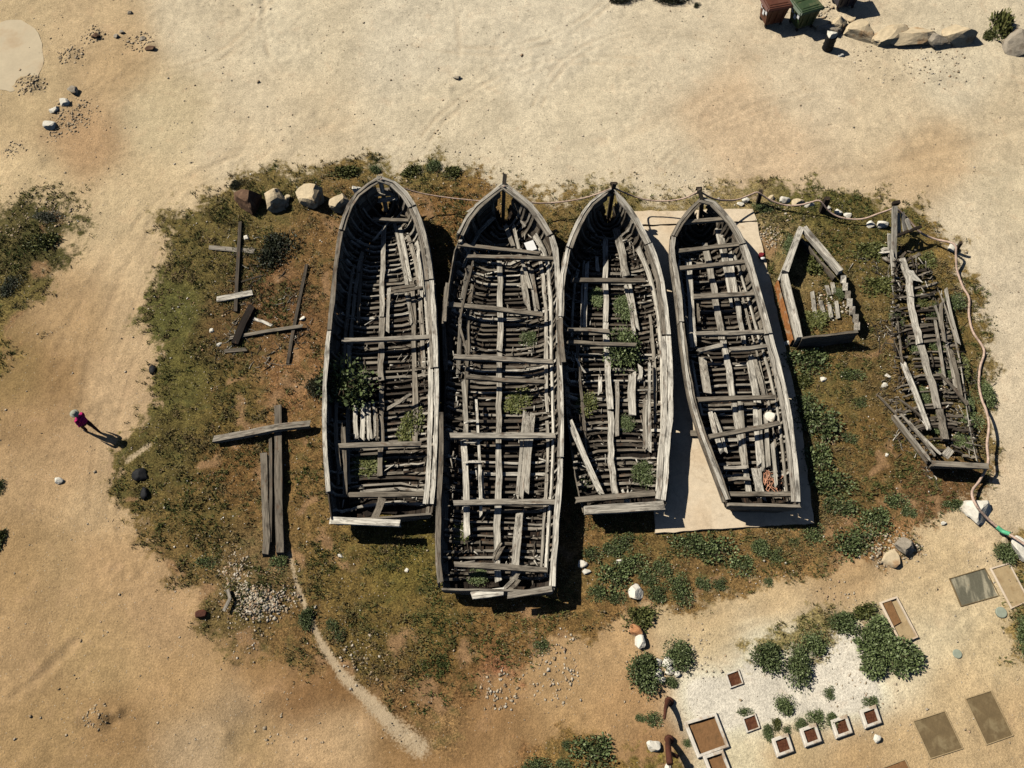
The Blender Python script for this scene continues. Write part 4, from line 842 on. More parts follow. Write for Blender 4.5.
# plants inside boats, rooted on the floor
for lab, x, y, rx, ry, kd, z, ta in [('shrub growing inside the first boat over its left rail',343,384,25,25,LE,.75,1.3),('yellowish weeds on the right floor of the first boat',409,424,13,17,GR,.35,.5),('weeds low in the stern of the first boat',365,465,16,10,GR,.3,.4),
    ('dark shrub amidships of third boat, upper part',621,306,12,16,MO,.4,.5),('dark shrub amidships of third boat, biggest lower part',622,347,18,21,MO,.4,.9),('small dark weed behind the amidships shrub of third boat',627,422,9,10,MO,.35,.5),('dark weed in stern of third boat, right side',640,472,14,14,MO,.35,.6),('olive weed on left floor of third boat',583,404,12,12,GR,.35,.5),('dark weed in left stern corner of third boat',580,484,9,10,MO,.35,.5),('dark weed in upper left of third boat',594,296,9,12,MO,.35,.4),
    ('small green weed on right floor of second boat near its bow',528,338,7,7,LE,.4,.6),('dark weed below the middle beams of second boat',515,400,14,12,GR,.3,.4),('brown-green weed patch along left floor of second boat',450,400,8,28,DA,.2,.25),('dark weed in the stern of second boat',478,575,10,8,MO,.3,.5),('weed on left floor of second boat near stern',462,530,9,10,GR,.3,.4),
    ('green weed in right stern of the wreck, upper',972,420,9,9,LE,.2,.6),('green weed in right stern of the wreck, lower',962,441,9,8,LE,.2,.6),('dark green weed beneath the wreck right rail, mid',968,400,7,12,MO,.15,.5),('bushy weed at lower left of the wreck keel',930,425,9,9,MO,.1,.5),('bushy weed right of the wreck keel, mid length',950,372,9,9,LE,.15,.5),('weed tuft at wreck left edge near its head',897,318,8,10,MO,.1,.5),('green weed in middle of the wreck',955,300,10,8,LE,.2,.6),('green weed beside wreck keel',935,310,9,9,MO,.15,.6),('green weed low beside wreck keel',938,345,9,8,MO,.15,.6),('dark weed between left ribs of the wreck',912,345,8,12,MO,.1,.5),('dark weed by left ribs of the wreck, lower',922,395,8,10,MO,.1,.5),('olive weed on right ribs of the wreck',962,365,7,14,GR,.2,.4),('olive weed at head of the wreck keel',918,300,8,10,GR,.1,.5),('grass inside bow frame, lower part',815,318,13,10,GR,.1,.4),('dark weed inside bow frame near its right boards',840,292,6,7,MO,.1,.6)]:
    bush(lab, x, y, rx, ry, kd, ta, z=z, name='weed', cat='plant')
# heart-shaped bush
hs = leaf_mesh(91, 8000, 1, .7, .085, shape=[(-.5,.25,.42),(-.45,-.1,.40),(-.3,.5,.35),(-.52,-.45,.34),(0,.15,.45),(.35,.0,.42),(.6,-.2,.36),(.25,-.35,.38),(-.1,.55,.3),(.0,-.1,.35),(-.15,.8,.25)])
hs.materials.append(LEAF)
bush('largest dark green heart-shaped bush beside the narrow trough bed', 888, 648, 35, 32, MO, .8, shape=hs)

# ------------------------------------------------------------------ planters and beds
def quad_px(cx, cy, w_, h_, sk=None):
    """rectangle on the ground with the beds' common heading"""
    p = G(cx, cy); a = Vector((math.cos(.33), math.sin(.33), 0)); b = Vector((-a.y, a.x, 0))
    return p, a, b
def box_ring(name, P, rim, z0, z1, mat, parent, chamf=.03):
    """four-sided rim around inner quad P (world pts, ccw), rim wide"""
    c = sum(P, Vector())/4; n = 4; V = []; Fc = []
    outp = []
    for i in range(4):
        d0 = (P[i]-P[i-1]).normalized(); d1 = (P[(i+1) % 4]-P[i]).normalized()
        outp.append(P[i]+d0*rim-d1*rim)
    for q, z in ((outp, z0), (outp, z1-chamf), ([o.lerp(i_, .25) for o, i_ in zip(outp, P)], z1), (P, z1), (P, z0)):
        V += [(p.x, p.y, z) for p in q]
    for s in range(4):
        for i in range(4):
            j = (i+1) % 4; Fc.append([s*4+i, s*4+j, s*4+4+j, s*4+4+i])
    o = smesh(name, V, Fc, mat, parent); return fixn(o)
def bed(name, label, cat, corners, rim, zt, zsoil, rimmat, soilmat, group=None, bump=.02):
    P = [G(x, y, zt) for x, y in corners]
    a2 = sum((P[i].x*P[(i+1) % 4].y-P[(i+1) % 4].x*P[i].y) for i in range(4))
    if a2 < 0: P = P[::-1]
    c = sum((G(x, y, .05) for x, y in corners), Vector())/4; zg = gz(c.x, c.y)
    root = thing(name, label, cat, (c.x, c.y, zg), group)
    box_ring('rim', P, rim, zg-.25, zt+zg, rimmat, root)
    N_ = 7; V = []; Fc = []
    for i in range(N_):
        for j in range(N_):
            u, v = i/(N_-1), j/(N_-1); p = (P[0]*(1-u)+P[1]*u)*(1-v)+(P[3]*(1-u)+P[2]*u)*v
            V.append((p.x, p.y, zg+zsoil+random.uniform(-bump, bump)))
    for i in range(N_-1):
        for j in range(N_-1): Fc.append([i*N_+j, (i+1)*N_+j, (i+1)*N_+j+1, i*N_+j+1])
    fixn(smesh('soil', V, Fc, soilmat, root, smooth=True))
    return root
for cx_, cy_, lab in [(735,678.5,'square planter of red soil set alone in white ground, topmost'),(751.5,723,'square planter of red soil with boxy plant above it'),(783,745,'whitewashed square planter of red soil, lowest of the row'),(811,735,'whitewashed square planter of red soil, second of the row'),(842,726.5,'whitewashed square planter with dark bush at its left'),(871,716.5,'whitewashed square planter of red soil, rightmost of the row')]:
    low = cx_ < 760
    bed('planter', lab, 'planter', rect(cx_, cy_, 11, -4, 4, 12), .05 if low else .11, .08 if low else .16, .03 if low else .09, CONCW, REDSOIL, 'small planters', .012)
bed('planter', 'large square brown-soil planter with pale concrete rim', 'planter', [(688,724),(715,716),(726,744.5),(700,754)], .11, .13, .02, CONCW, BRSOIL)
bed('planter', 'brown-soil planter cut by bottom edge under the large square one', 'planter', [(707,758),(722,753),(731,776),(716,781)], .10, .16, .05, CONCW, BRSOIL)
bed('sunken_bed', 'olive-brown rectangular bed, left of the two at bottom right', 'bed', [(914,721.5),(945,711.5),(962.5,748),(931,758)], .035, .04, .012, TANBED, OLSOIL, None, .006)
bed('sunken_bed', 'dark olive rectangular bed, right of the two at bottom right', 'bed', [(966.5,699),(991.5,691),(1013,735),(987.5,744)], .035, .04, .012, TANBED, OLSOIL, None, .006)
bed('sunken_bed', 'grey dusty metal sheet in a rectangular frame under the white boulders', 'bed', [(950.5,578.7),(985,568.5),(999,595),(962,605.5)], .035, .04, .012, OLSOIL, SHEET, None, .004)
bed('sunken_bed', 'tan rectangular bed right of the grey metal sheet', 'bed', [(992,569),(1009,564),(1028,600),(1012,607)], .06, .06, .02, CONC, TANBED, None, .01)
bed('sunken_bed', 'narrow trough bed of rusty soil above the heart-shaped bush', 'bed', [(882.5,603),(897,598),(917,636),(902,642)], .07, .12, .03, CONC, TANBED, None, .02)
prism('rusty_fill', [(883.5,603.5),(891,600.5),(901,622),(894,626)], -.2, .055, BRSOIL, bpy.data.objects['sunken_bed.004'])
bed('sunken_bed', 'rusty bed corner cut by the bottom edge', 'bed', [(884,768),(905,760),(915,780),(894,790)], .035, .04, .012, TANBED, BRSOIL, None, .01)
def disc(label, x, y, r):
    p = GG(x, y); rr = r/SC(x, y); V = []; Fc = []; n = 20
    for z, k in ((-.05, 1), (.035, 1), (.05, .9), (.052, .4)):
        V += [(p.x+rr*k*math.cos(a*6.2832/n), p.y+rr*k*math.sin(a*6.2832/n), p.z+z) for a in range(n)]
    for s in range(3):
        for i in range(n): Fc.append([s*n+i, s*n+(i+1) % n, (s+1)*n+(i+1) % n, (s+1)*n+i])
    Fc.append([3*n+i for i in range(n)])
    tag(smesh('round_cover', V, Fc, DISC, None, (p.x, p.y, p.z)), label, 'cover', 'round covers')
disc('round grey-green cover below the tan bed, upper of two', 1001, 612.5, 5.6); disc('round grey-green cover right of the heart-shaped bush, lower of two', 957, 654, 4.6)

# ------------------------------------------------------------------ tubes: ropes, rusty posts
def tube(name, pts, rad, mat, parent=None, sides=7, base=None, n=None):
    Q = catmull(pts, n or max(8, len(pts)*6)); V = []; Fc = []; m_ = len(Q)
    for i, p in enumerate(Q):
        d = (Q[min(i+1, m_-1)]-Q[max(i-1, 0)]).normalized(); s_ = d.cross(Vector((0, 0, 1))); s_ = s_.normalized() if s_.length > 1e-3 else Vector((1, 0, 0)); u = s_.cross(d)
        r = rad(i/(m_-1)) if callable(rad) else rad
        for j in range(sides):
            a = 6.28318*j/sides; V.append(p+s_*math.cos(a)*r+u*math.sin(a)*r)
    for i in range(m_-1):
        for j in range(sides): Fc.append([i*sides+j, i*sides+(j+1) % sides, (i+1)*sides+(j+1) % sides, (i+1)*sides+j])
    Fc.append(list(range(sides))[::-1]); Fc.append([(m_-1)*sides+j for j in range(sides)])
    return fixn(smesh(name, V, Fc, mat, parent, base if base is not None else pts[0], smooth=True))
def W(L): return [G(x, y, z) for x, y, z in L]
tag(tube('rope', W([(381,179,2.35),(400,187,1.5),(425,194,1.0),(460,199,.85),(490,200,1.0),(504,186,2.5)]), .032, ROPE), 'thin rope slung between first and second boat bows', 'rope', 'ropes along the bows')
tag(tube('rope', W([(504,186,2.5),(525,201,1.2),(550,203,.85),(580,199,1.0),(600,193,1.4),(613,187.5,2.38)]), .036, ROPE), 'pale rope slung between second and third boat bows', 'rope', 'ropes along the bows')
tag(tube('rope', W([(613,187.5,2.38),(628,194,1.3),(645,199.5,.95),(665,201,.95),(685,198,1.3),(699,191,2.05)]), .036, ROPE), 'pale rope slung between third and fourth boat bows', 'rope', 'ropes along the bows')
tag(tube('rope', W([(699,191,2.05),(715,199,1.4),(735,200,.9),(750,195,.8),(758,192.5,.85),(770,200,.5),(785,205,.35),(800,205,.5),(812,202,.75),(820,201,.9),(830,212,.45),(843,218,.3),(862,219,.4),(880,213,.9),(894,208,1.45)]), .042, ROPE), 'pale rope from fourth boat over posts to the wreck stem', 'rope', 'ropes along the bows')
r5 = tag(tube('rope', W([(896,208,1.45),(905,216,1.1),(920,232,.6),(935,239,.35),(954,244,.75),(956,255,.55),(957,270,.2),(963,287,.1),(969,298,.12),(969,315,.1),(973,332,.1),(984,350,.12),(980,368,.1),(979,385,.1),(982,400,.4),(986,410,.6),(989,425,.7),(987,445,.75),(988,463,.7),(980,480,.3),(972,492,.45),(976,505,.72),(987,518,.4),(1000,529,.35),(1012,536,.6),(1030,548,.7)]), .052, ROPE, n=150), 'thick pinkish rope winding down the right edge of the grass', 'rope')
tube('green_tape', W([(997,527,.4),(1003,531.5,.4),(1010,534,.58)]), .085, ROPEG, r5)
def post(label, x, y, h, wd, tone, mat=WOODB):
    p = GG(x, y); o = beam('rope_post', [p+Vector((0, 0, -.15)), p+Vector((random.uniform(-.06, .06), .03, h))], wd, wd, mat, None, tone, up=Vector((0, 1, 0)), base=p)
    tag(o, label, 'post', 'rope posts')
post('short wooden rope post right of the fourth boat bow', 758, 205, .85, .16, .5); post('dark stump carrying the rope above the bow frame', 822, 214, .95, .24, .25); post('post under rope at upper right corner of the grass', 955, 254, .7, .13, .5)
for i, (L, lab) in enumerate([([(669,701,.02),(667,704,.35),(665.5,710,.62),(664.5,719,.78)], 'upper rusty curved iron post leaning beside blue-green tuft'), ([(669,739,.02),(668,743,.45),(668.5,751,.8),(670,764,1.0)], 'lower rusty curved iron post leaning beside round white stone')]):
    root = thing('rusty_post', lab, 'post', GG(L[0][0], L[0][1]), 'rusty leaning posts')
    tube('shaft', W(L), (lambda t: .11*(1-.6*t)) if i == 0 else (lambda t: .085+.03*t), RUST, root, 9)
    tube('collar', [W(L)[0]+Vector((0, 0, -.05)), W(L)[0]+Vector((0, -.04, .10))], .16, RUST, root, 9, n=4)
tube('bracket', W([(668,752,.75),(678,757,.6)]), .07, RUST, bpy.data.objects['rusty_post.001'], 6, n=4)

# ------------------------------------------------------------------ waste containers, drum
def box(name, c, dx, dy, dz, mat, parent, taper=0.0, bev=.03):
    bm = bmesh.new(); bmesh.ops.create_cube(bm, size=1)
    for v in bm.verts:
        k = 1-taper*(.5-v.co.z); v.co = (v.co.x*dx*k, v.co.y*dy*k, v.co.z*dz)
    if bev: bmesh.ops.bevel(bm, geom=bm.edges[:], offset=bev, segments=2, affect='EDGES')
    me = bpy.data.meshes.new(name); bm.to_mesh(me); bm.free(); o = link(name, me, mat, parent, c); return o
def cyl(name, c, r, L, axis, mat, parent, n=16):
    bm = bmesh.new(); bmesh.ops.create_cone(bm, cap_ends=True, segments=n, radius1=r, radius2=r, depth=L)
    bmesh.ops.bevel(bm, geom=[e for e in bm.edges if len(e.link_faces) == 2 and any(len(f.verts) > 4 for f in e.link_faces)], offset=min(r, L)*.15, segments=2, affect='EDGES')
    me = bpy.data.meshes.new(name); bm.to_mesh(me); bm.free(); o = link(name, me, mat, parent, c)
    if axis == 'X': o.rotation_euler = (0, math.pi/2, 0)
    if axis == 'Y': o.rotation_euler = (math.pi/2, 0, 0)
    return o
def container(label, x, y, rz, mat, lidmat, patch=True, s=1.0):
    p = GG(x, y); r = thing('waste_container', label, 'container', p, 'waste containers'); r.rotation_euler = (0, 0, rz); r.scale = (s, s, s)
    box('body', (0, 0, .68), 1.22, .98, 1.0, mat, r, .22)
    box('rim', (0, 0, 1.20), 1.32, 1.08, .07, mat, r, 0, .015)
    lid = box('lid', (0, .02, 1.31), 1.26, 1.04, .17, lidmat, r, -.25, .05)
    box('lid_ridge', (0, -.30, 1.40), 1.0, .06, .05, lidmat, r, 0, .01); box('lid_ridge', (0, .25, 1.40), 1.0, .06, .05, lidmat, r, 0, .01)
    for sx in (-1, 1):
        box('lifting_arm', (sx*.68, 0, 1.12), .07, .22, .12, mat, r, 0, .01)
        for sy in (-1, 1):
            cyl('wheel', (sx*.42, sy*.33, .11), .10, .06, 'X', RUBBER, r); box('wheel_fork', (sx*.42, sy*.33, .19), .10, .05, .12, RUST, r, 0, .008)
    for k in (-.35, 0, .35): box('rib', (k, -.475, .72), .06, .05, .8, mat, r, 0, .012)
    if patch:
        for yy, zz in ((-.32, .98), (-.05, .78), (.22, .98)): box('reflective_patch', (-.595, yy, zz), .03, .18, .26, WHITEP, r, 0, .004)
    return r
container('green waste container with white patches, beside the boulder wall', 800, 25, .38, GREENP, GREENP)
container('rusty brown waste container left of the green one, cut by top edge', 770, 22, .25, BROWNP, BROWNP)
container('dark navy waste container at top edge behind the boulders', 842, 5, .2, NAVYP, NAVYP, False)
pd = GG(827, 49); dr = thing('steel_drum', 'dark upright steel drum with pale stone on top, below the boulders', 'drum', pd)
cyl('drum_body', (0, 0, .42), .27, .84, 'Z', BLACKP, dr, 24)
for z in (.06, .30, .58, .82): cyl('hoop', (0, 0, z), .285, .03, 'Z', BLACKP, dr, 24)
rk = link('rock', rock_mesh(77, .36, .30, .15), ROCKW, None, (pd.x, pd.y, pd.z+.95)); tag(rk, 'pale flat stone lying on top of the dark drum', 'rock')

# ------------------------------------------------------------------ black bags and small litter
def bag(label, x, y, rx, ry, tall, mat=BLACKP):
    s = SC(x, y); p = GG(x, y); me = rock_mesh(int(x*7+y), rx/s, ry/s, tall, 5); bm = bmesh.new(); bm.from_mesh(me)
    for v in bm.verts:
        v.co *= 1+.12*mnoise.noise(v.co*7)+.05*mnoise.noise(v.co*17)
    bm.to_mesh(me); bm.free(); me.polygons.foreach_set('use_smooth', np.ones(len(me.polygons), bool))
    o = link('plastic_bag', me, mat, None, (p.x, p.y, p.z+tall*.55)); return tag(o, label, 'bag', 'black bags')
bag('larger black bag on grass edge below the walking person', 141.5, 475.5, 8.5, 6.5, .14); bag('smaller black bag just below the larger one', 146.5, 493, 4.5, 7, .12); bag('small black bag at left edge of grass above the track', 153, 369, 3.2, 5.5, .07)
wb = thing('white_board', 'small white square board lying in the bow of the second boat', 'board', G(530, 247, .78))
V = [G(524,243,.86), G(533,240,.86), G(537,249,.86), G(528,252,.86)]
V = [(v.x, v.y, z) for z in (.84, .86) for v in V]
fixn(smesh('sheet', V, [[0,1,2,3],[4,5,6,7],[0,1,5,4],[1,2,6,5],[2,3,7,6],[3,0,4,7]], WHITEP, wb))
rock('rock', 'white round lump on right stringer of the fourth boat', 771, 415, 9, 10, ROCKW, .6).location = G(771, 416, .72)
nt_ = thing('net', 'tangled orange net strands in the stern of the fourth boat', 'net', G(771, 486, .5))
R_ = random.Random(4)
for i in range(9):
    cx_, cy_ = 768+R_.uniform(-5, 7), 483+R_.uniform(-8, 8)
    tube('strand', [G(cx_+R_.uniform(-8, 8), cy_+R_.uniform(-8, 8), .52+R_.uniform(0, .12)) for _ in range(5)], .014, NET, nt_, 4, n=24)
bt = thing('small_bag', 'small red and white bag at right rail of the fourth boat', 'bag', G(761, 259, .1))
o = link('bundle', rock_mesh(5, .16, .13, .14, 4), simple('red_cloth', (.16, .015, .02), .2, 8), bt, (0, .1, .12)); o = link('white_flap', rock_mesh(6, .12, .08, .1, 4), WHITEP, bt, (.04, -.08, .1))
# brushwood heap of dry sticks on the rubble and pile at wreck
# ------------------------------------------------------------------ person walking
def person(label, x, y, rz):
    p = GG(x, y); V = []; Fc = []
    def limb(pts, rads, sides=10):
        b = len(V); m_ = len(pts); pts = [Vector(q) for q in pts]
        for i, c in enumerate(pts):
            d = (pts[min(i+1, m_-1)]-pts[max(i-1, 0)]).normalized(); s_ = d.cross(Vector((.05, 1, .03))).normalized(); u = s_.cross(d)
            r = rads[i]; ra, rb = r if isinstance(r, tuple) else (r, r)
            for j in range(sides):
                a = 6.28318*j/sides; V.append(c+s_*math.cos(a)*ra+u*math.sin(a)*rb)
        for i in range(m_-1):
            for j in range(sides): Fc.append([b+i*sides+j, b+i*sides+(j+1) % sides, b+(i+1)*sides+(j+1) % sides, b+(i+1)*sides+j])
        Fc.append([b+j for j in range(sides)][::-1]); Fc.append([b+(m_-1)*sides+j for j in range(sides)])
    # faces +Y, X = side; mid stride
    limb([(0,0,.80),(0,.0,.92),(0,.01,1.05),(0,.02,1.22),(0,.02,1.36),(0,.02,1.42),(0,.03,1.47),(0,.035,1.52)],[(.15,.11),(.175,.12),(.155,.105),(.18,.115),(.17,.10),(.09,.07),(.055,.055),(.05,.05)],14)
    limb([(0,.03,1.49),(0,.05,1.54),(0,.055,1.60),(0,.05,1.67),(0,.045,1.715)],[(.05,.05),(.065,.075),(.078,.095),(.07,.085),(.03,.04)],12)
    limb([(0,.13,1.60),(0,.16,1.575),(0,.14,1.565)],[.012,.016,.012],8)
    for s in (-1, 1): limb([(s*.075,.045,1.62),(s*.092,.04,1.60),(s*.08,.045,1.57)],[.012,.018,.010],6)
    for s, f in ((-1, 1), (1, -1)):
        limb([(s*.09,0,.90),(s*.10,f*.12,.66),(s*.10,f*.17,.48),(s*.10,f*.18-.05,.28),(s*.10,f*.24-.06,.09)],[.095,.085,.065,.058,.042])
        limb([(s*.10,f*.24-.11,.06),(s*.10,f*.24-.05,.07),(s*.105,f*.24+.06,.045),(s*.105,f*.24+.14,.03)],[.035,.05,.042,.025],8)
        limb([(s*.17,.02,1.37),(s*.22,-f*.03,1.24),(s*.235,-f*.09,1.09),(s*.23,-f*.05+.06,.97),(s*.22,-f*.03+.13,.86)],[.062,.052,.042,.036,.026])
        hx, hy, hz_ = s*.22, -f*.03+.14, .83
        limb([(hx,hy-.01,hz_+.03),(hx,hy+.01,hz_-.01),(hx,hy+.02,hz_-.05)],[(.022,.034),(.02,.042),(.016,.038)],8)
        for k in range(4): yo = -.03+.02*k; L = (.065,.075,.08,.065)[k]; limb([(hx,hy+.02+yo,hz_-.05),(hx-s*.006,hy+.025+yo,hz_-.05-L*.5),(hx-s*.02,hy+.03+yo,hz_-.05-L)],[.010,.009,.007],6)
        limb([(hx-s*.005,hy+.045,hz_-.005),(hx-s*.012,hy+.068,hz_-.03),(hx-s*.02,hy+.075,hz_-.06)],[.012,.010,.008],6)
    me = bpy.data.meshes.new('body_src'); me.from_pydata([tuple(v) for v in V], [], Fc)
    bm = bmesh.new(); bm.from_mesh(me); bmesh.ops.recalc_face_normals(bm, faces=bm.faces); bm.to_mesh(me); bm.free()
    tmp = bpy.data.objects.new('person_body_src', me); COL.objects.link(tmp)
    md = tmp.modifiers.new('r', 'REMESH'); md.mode = 'VOXEL'; md.voxel_size = .011
    bpy.context.view_layer.update()
    dg = bpy.context.evaluated_depsgraph_get(); bme = bpy.data.meshes.new_from_object(tmp.evaluated_get(dg)); bme.name = 'person_body'
    bpy.data.objects.remove(tmp)
    mats = [simple('skin', (.42, .24, .16), .05, 9, .6, 0), simple('magenta_jacket', (.55, .02, .16), .15, 12, .8, .3), simple('dark_trousers', (.03, .012, .016), .2, 12, .85, .3), simple('dark_shoes', (.03, .03, .03), .2, 12, .7, .1)]
    bme.materials.clear()
    for m_ in mats: bme.materials.append(m_)
    co = np.array([pl.center for pl in bme.polygons]); mi = np.zeros(len(co), np.int32)
    arm = np.abs(co[:, 0]) > .19
    mi[(co[:, 2] < 1.46) & (co[:, 2] > .93)] = 1; mi[arm & (co[:, 2] > .86) & (co[:, 2] < 1.46)] = 1
    mi[(co[:, 2] <= .93) & ~arm] = 2; mi[(co[:, 2] < .095)] = 3
    bme.polygons.foreach_set('material_index', mi); bme.polygons.foreach_set('use_smooth', np.ones(len(mi), bool))
    root = thing('person', label, 'person', p); root.rotation_euler = (0, 0, rz)
    link('person_body', bme, None, root)
    # pale sun hat with brim, magenta scarf pack
    Vh = []; Fh = []; n = 20
    for r, z in ((.17, 1.655), (.175, 1.665), (.10, 1.675), (.098, 1.72), (.085, 1.76), (.04, 1.78), (.001, 1.782)):
        Vh += [(r*math.cos(6.2832*k/n), .05+r*1.05*math.sin(6.2832*k/n), z) for k in range(n)]
    for s in range(6):
        for k in range(n): Fh.append([s*n+k, s*n+(k+1) % n, (s+1)*n+(k+1) % n, (s+1)*n+k])
    hm = bpy.data.meshes.new('hat'); hm.from_pydata(Vh, [], Fh); hm.polygons.foreach_set('use_smooth', np.ones(len(Fh), bool)); link('hat', hm, simple('grey_hat', (.34, .34, .26), .1, 9, .9, .1), root)
    # eyes, mouth
    for s in (-1, 1): link('eye', rock_mesh(3, .013, .008, .009, 0, 2), simple('eye_dark', (.02, .015, .01), .1, 5, .3, 0), root, (s*.03, .135, 1.615))
    link('mouth', rock_mesh(4, .022, .007, .006, 0, 2), simple('lips', (.35, .12, .10), .1, 5, .5, 0), root, (0, .125, 1.54))
    bp = box('backpack', (0, -.15, 1.22), .28, .14, .40, mats[1], root, 0, .05)
    return root
person('person in magenta jacket and pale hat walking on the sandy track', 93, 432, math.radians(65))

# ------------------------------------------------------------------ stuff: grass, gravel, rubble
def scatter(n, x0, x1, y0, y1):
    return rng.uniform(x0, x1, n), rng.uniform(y0, y1, n)
BOATP = [[(380,178),(347,209),(335,269),(326,366),(325,444),(332,520),(431,514),(437,405),(434,303),(419,217)], [(504,184),(459,233),(446,293),(441,425),(442,590),(553,592),(562,425),(558,270),(536,210)], [(613,189),(579,220),(562,275),(560,335),(566,400),(584,509),(663,506),(671,415),(661,275),(636,218)], SLAB]+BEDPOLY
gx, gy = scatter(120000, -24, 27, -13, 13)
gpx, gpy = PIX(gx, gy); vm = veg_mask(gpx, gpy)
dens = fbm(gx*.7, gy*.7, 31, 4); dens2 = fbm(gx*2.6, gy*2.6, 37, 3)
keep = (rng.random(len(gx)) < np.clip((vm-.3)*1.7, 0, 1)*(1-.85*bare_mask(gpx, gpy))*np.clip((dens*.55+dens2*.45-.43)*6, .03, 1)) & (path_mask(gpx, gpy) < .4)
for bp_ in BOATP: keep &= ~inpoly(gpx, gpy, bp_)
gx, gy, vm = gx[keep], gy[keep], vm[keep]; gzv = ground_h(gx, gy)
nT = len(gx); NBl = 5
hue = fbm(gx*.45, gy*.45, 41, 3)*.75+rng.random(nT)*.35+np.where(fbm(gx*1.5, gy*1.5, 43, 2) > .55, .18, -.05)
gc = np.array([(.25, .17, .085), (.19, .145, .062), (.13, .125, .040), (.075, .09, .026)])
ci = np.clip((hue-.2)*4.2, 0, 2.999); i0 = ci.astype(int); fr = (ci-i0)[:, None]; tc = gc[i0]*(1-fr)+gc[i0+1]*fr
tc *= rng.uniform(.6, 1.35, (nT, 1))
sz = rng.uniform(.05, .12, nT)*(.7+.8*dens2[keep])
V = np.zeros((nT, NBl, 3, 3)); ang = rng.uniform(0, 6.283, (nT, NBl)); ln = sz[:, None]*rng.uniform(.6, 1.5, (nT, NBl)); lean = rng.uniform(.4, 1.3, (nT, NBl))
ca, sa = np.cos(ang), np.sin(ang); ox = gx[:, None]+rng.normal(0, .04, (nT, NBl)); oy = gy[:, None]+rng.normal(0, .04, (nT, NBl)); wv = .016+.012*rng.random((nT, NBl))
z0 = gzv[:, None]+np.zeros((nT, NBl))
V[:, :, 0] = np.stack([ox-sa*wv, oy+ca*wv, z0], -1); V[:, :, 1] = np.stack([ox+sa*wv, oy-ca*wv, z0], -1)
V[:, :, 2] = np.stack([ox+ca*ln*np.sin(lean), oy+sa*ln*np.sin(lean), z0+.03+ln*np.cos(lean)], -1)
cc = np.repeat(np.repeat(tc[:, None, None, :], NBl, 1), 3, 2).reshape(-1, 3); Vf = V.reshape(-1, 3)
gr_ = link('grass', mesh_np('grass', Vf, np.arange(len(Vf)).reshape(-1, 3), {'col': ('FLOAT_COLOR', np.hstack([cc, np.ones((len(cc), 1))]))}), GRASS)
gr_['kind'] = 'stuff'; gr_['label'] = 'short dry olive and brown grass around the boats'
# stones
OCT = np.array([(1,0,0),(-1,0,0),(0,1,0),(0,-1,0),(0,0,1),(0,0,-1)], float)
OF = np.array([(0,2,4),(2,1,4),(1,3,4),(3,0,4),(2,0,5),(1,2,5),(3,1,5),(0,3,5)])
def stones(name, label, x, y, z, size, cols):
    n = len(x); a = rng.uniform(0, 6.283, n); ca, sa = np.cos(a), np.sin(a)
    sc_ = size[:, None]*rng.uniform(.6, 1.3, (n, 3)); sc_[:, 2] *= .65
    P = OCT[None]*sc_[:, None, :]; P = P+rng.normal(0, .18, (n, 6, 3))*size[:, None, None]
    Q = np.stack([P[..., 0]*ca[:, None]-P[..., 1]*sa[:, None]+x[:, None], P[..., 0]*sa[:, None]+P[..., 1]*ca[:, None]+y[:, None], P[..., 2]+(z+size*.25)[:, None]], -1).reshape(-1, 3)
    Fs = (OF[None]+6*np.arange(n)[:, None, None]).reshape(-1, 3)
    c = np.repeat(cols[:, None], 6, 1).reshape(-1, 3)
    o = link(name, mesh_np(name, Q, Fs, {'col': ('FLOAT_COLOR', np.hstack([c, np.ones((len(c), 1))]))}), GRAVEL); o['kind'] = 'stuff'; o['label'] = label
    return o
def stonecol(n, warm=.5):
    p = np.array([(.62, .55, .43), (.72, .67, .58), (.40, .30, .20), (.46, .27, .17), (.20, .15, .10)]); i = rng.choice(5, n, p=[.38, .2, .22, .1, .1]); return p[i]*rng.uniform(.75, 1.15, (n, 1))
sx_, sy_ = scatter(16000, -30, 30, -14, 24); spx, spy = PIX(sx_, sy_)
svm = veg_mask(spx, spy); k_ = np.ones(len(sx_), bool)
cl = fbm(sx_*.5, sy_*.5, 51, 3); k_ &= rng.random(len(sx_)) < np.clip((cl-.35)*3.2, .05, 1)
for bp_ in BOATP: k_ &= ~inpoly(spx, spy, bp_)
sx_, sy_ = sx_[k_], sy_[k_]; stones('gravel', 'small loose stones strewn over sand and grass', sx_, sy_, ground_h(sx_, sy_), np.minimum(.10, .013+rng.exponential(.011, len(sx_))), stonecol(len(sx_))*.35+.65*np.array([(.42, .31, .19)])*rng.uniform(.5, 1.3, (len(sx_), 1)))
sx_, sy_ = scatter(16000, -24, 27, -13, 13); spx, spy = PIX(sx_, sy_); k_ = (veg_mask(spx, spy) > .55) & (rng.random(len(sx_)) < np.clip((fbm(sx_*.8, sy_*.8, 71, 3)-.38)*3, .05, .9))
for bp_ in BOATP: k_ &= ~inpoly(spx, spy, bp_)
sx_, sy_ = sx_[k_], sy_[k_]; stones('gravel', 'pale pebbles and shell bits speckling the grass', sx_, sy_, ground_h(sx_, sy_)+.02, .012+rng.exponential(.010, len(sx_)).clip(0, .05), stonecol(len(sx_))*1.1)
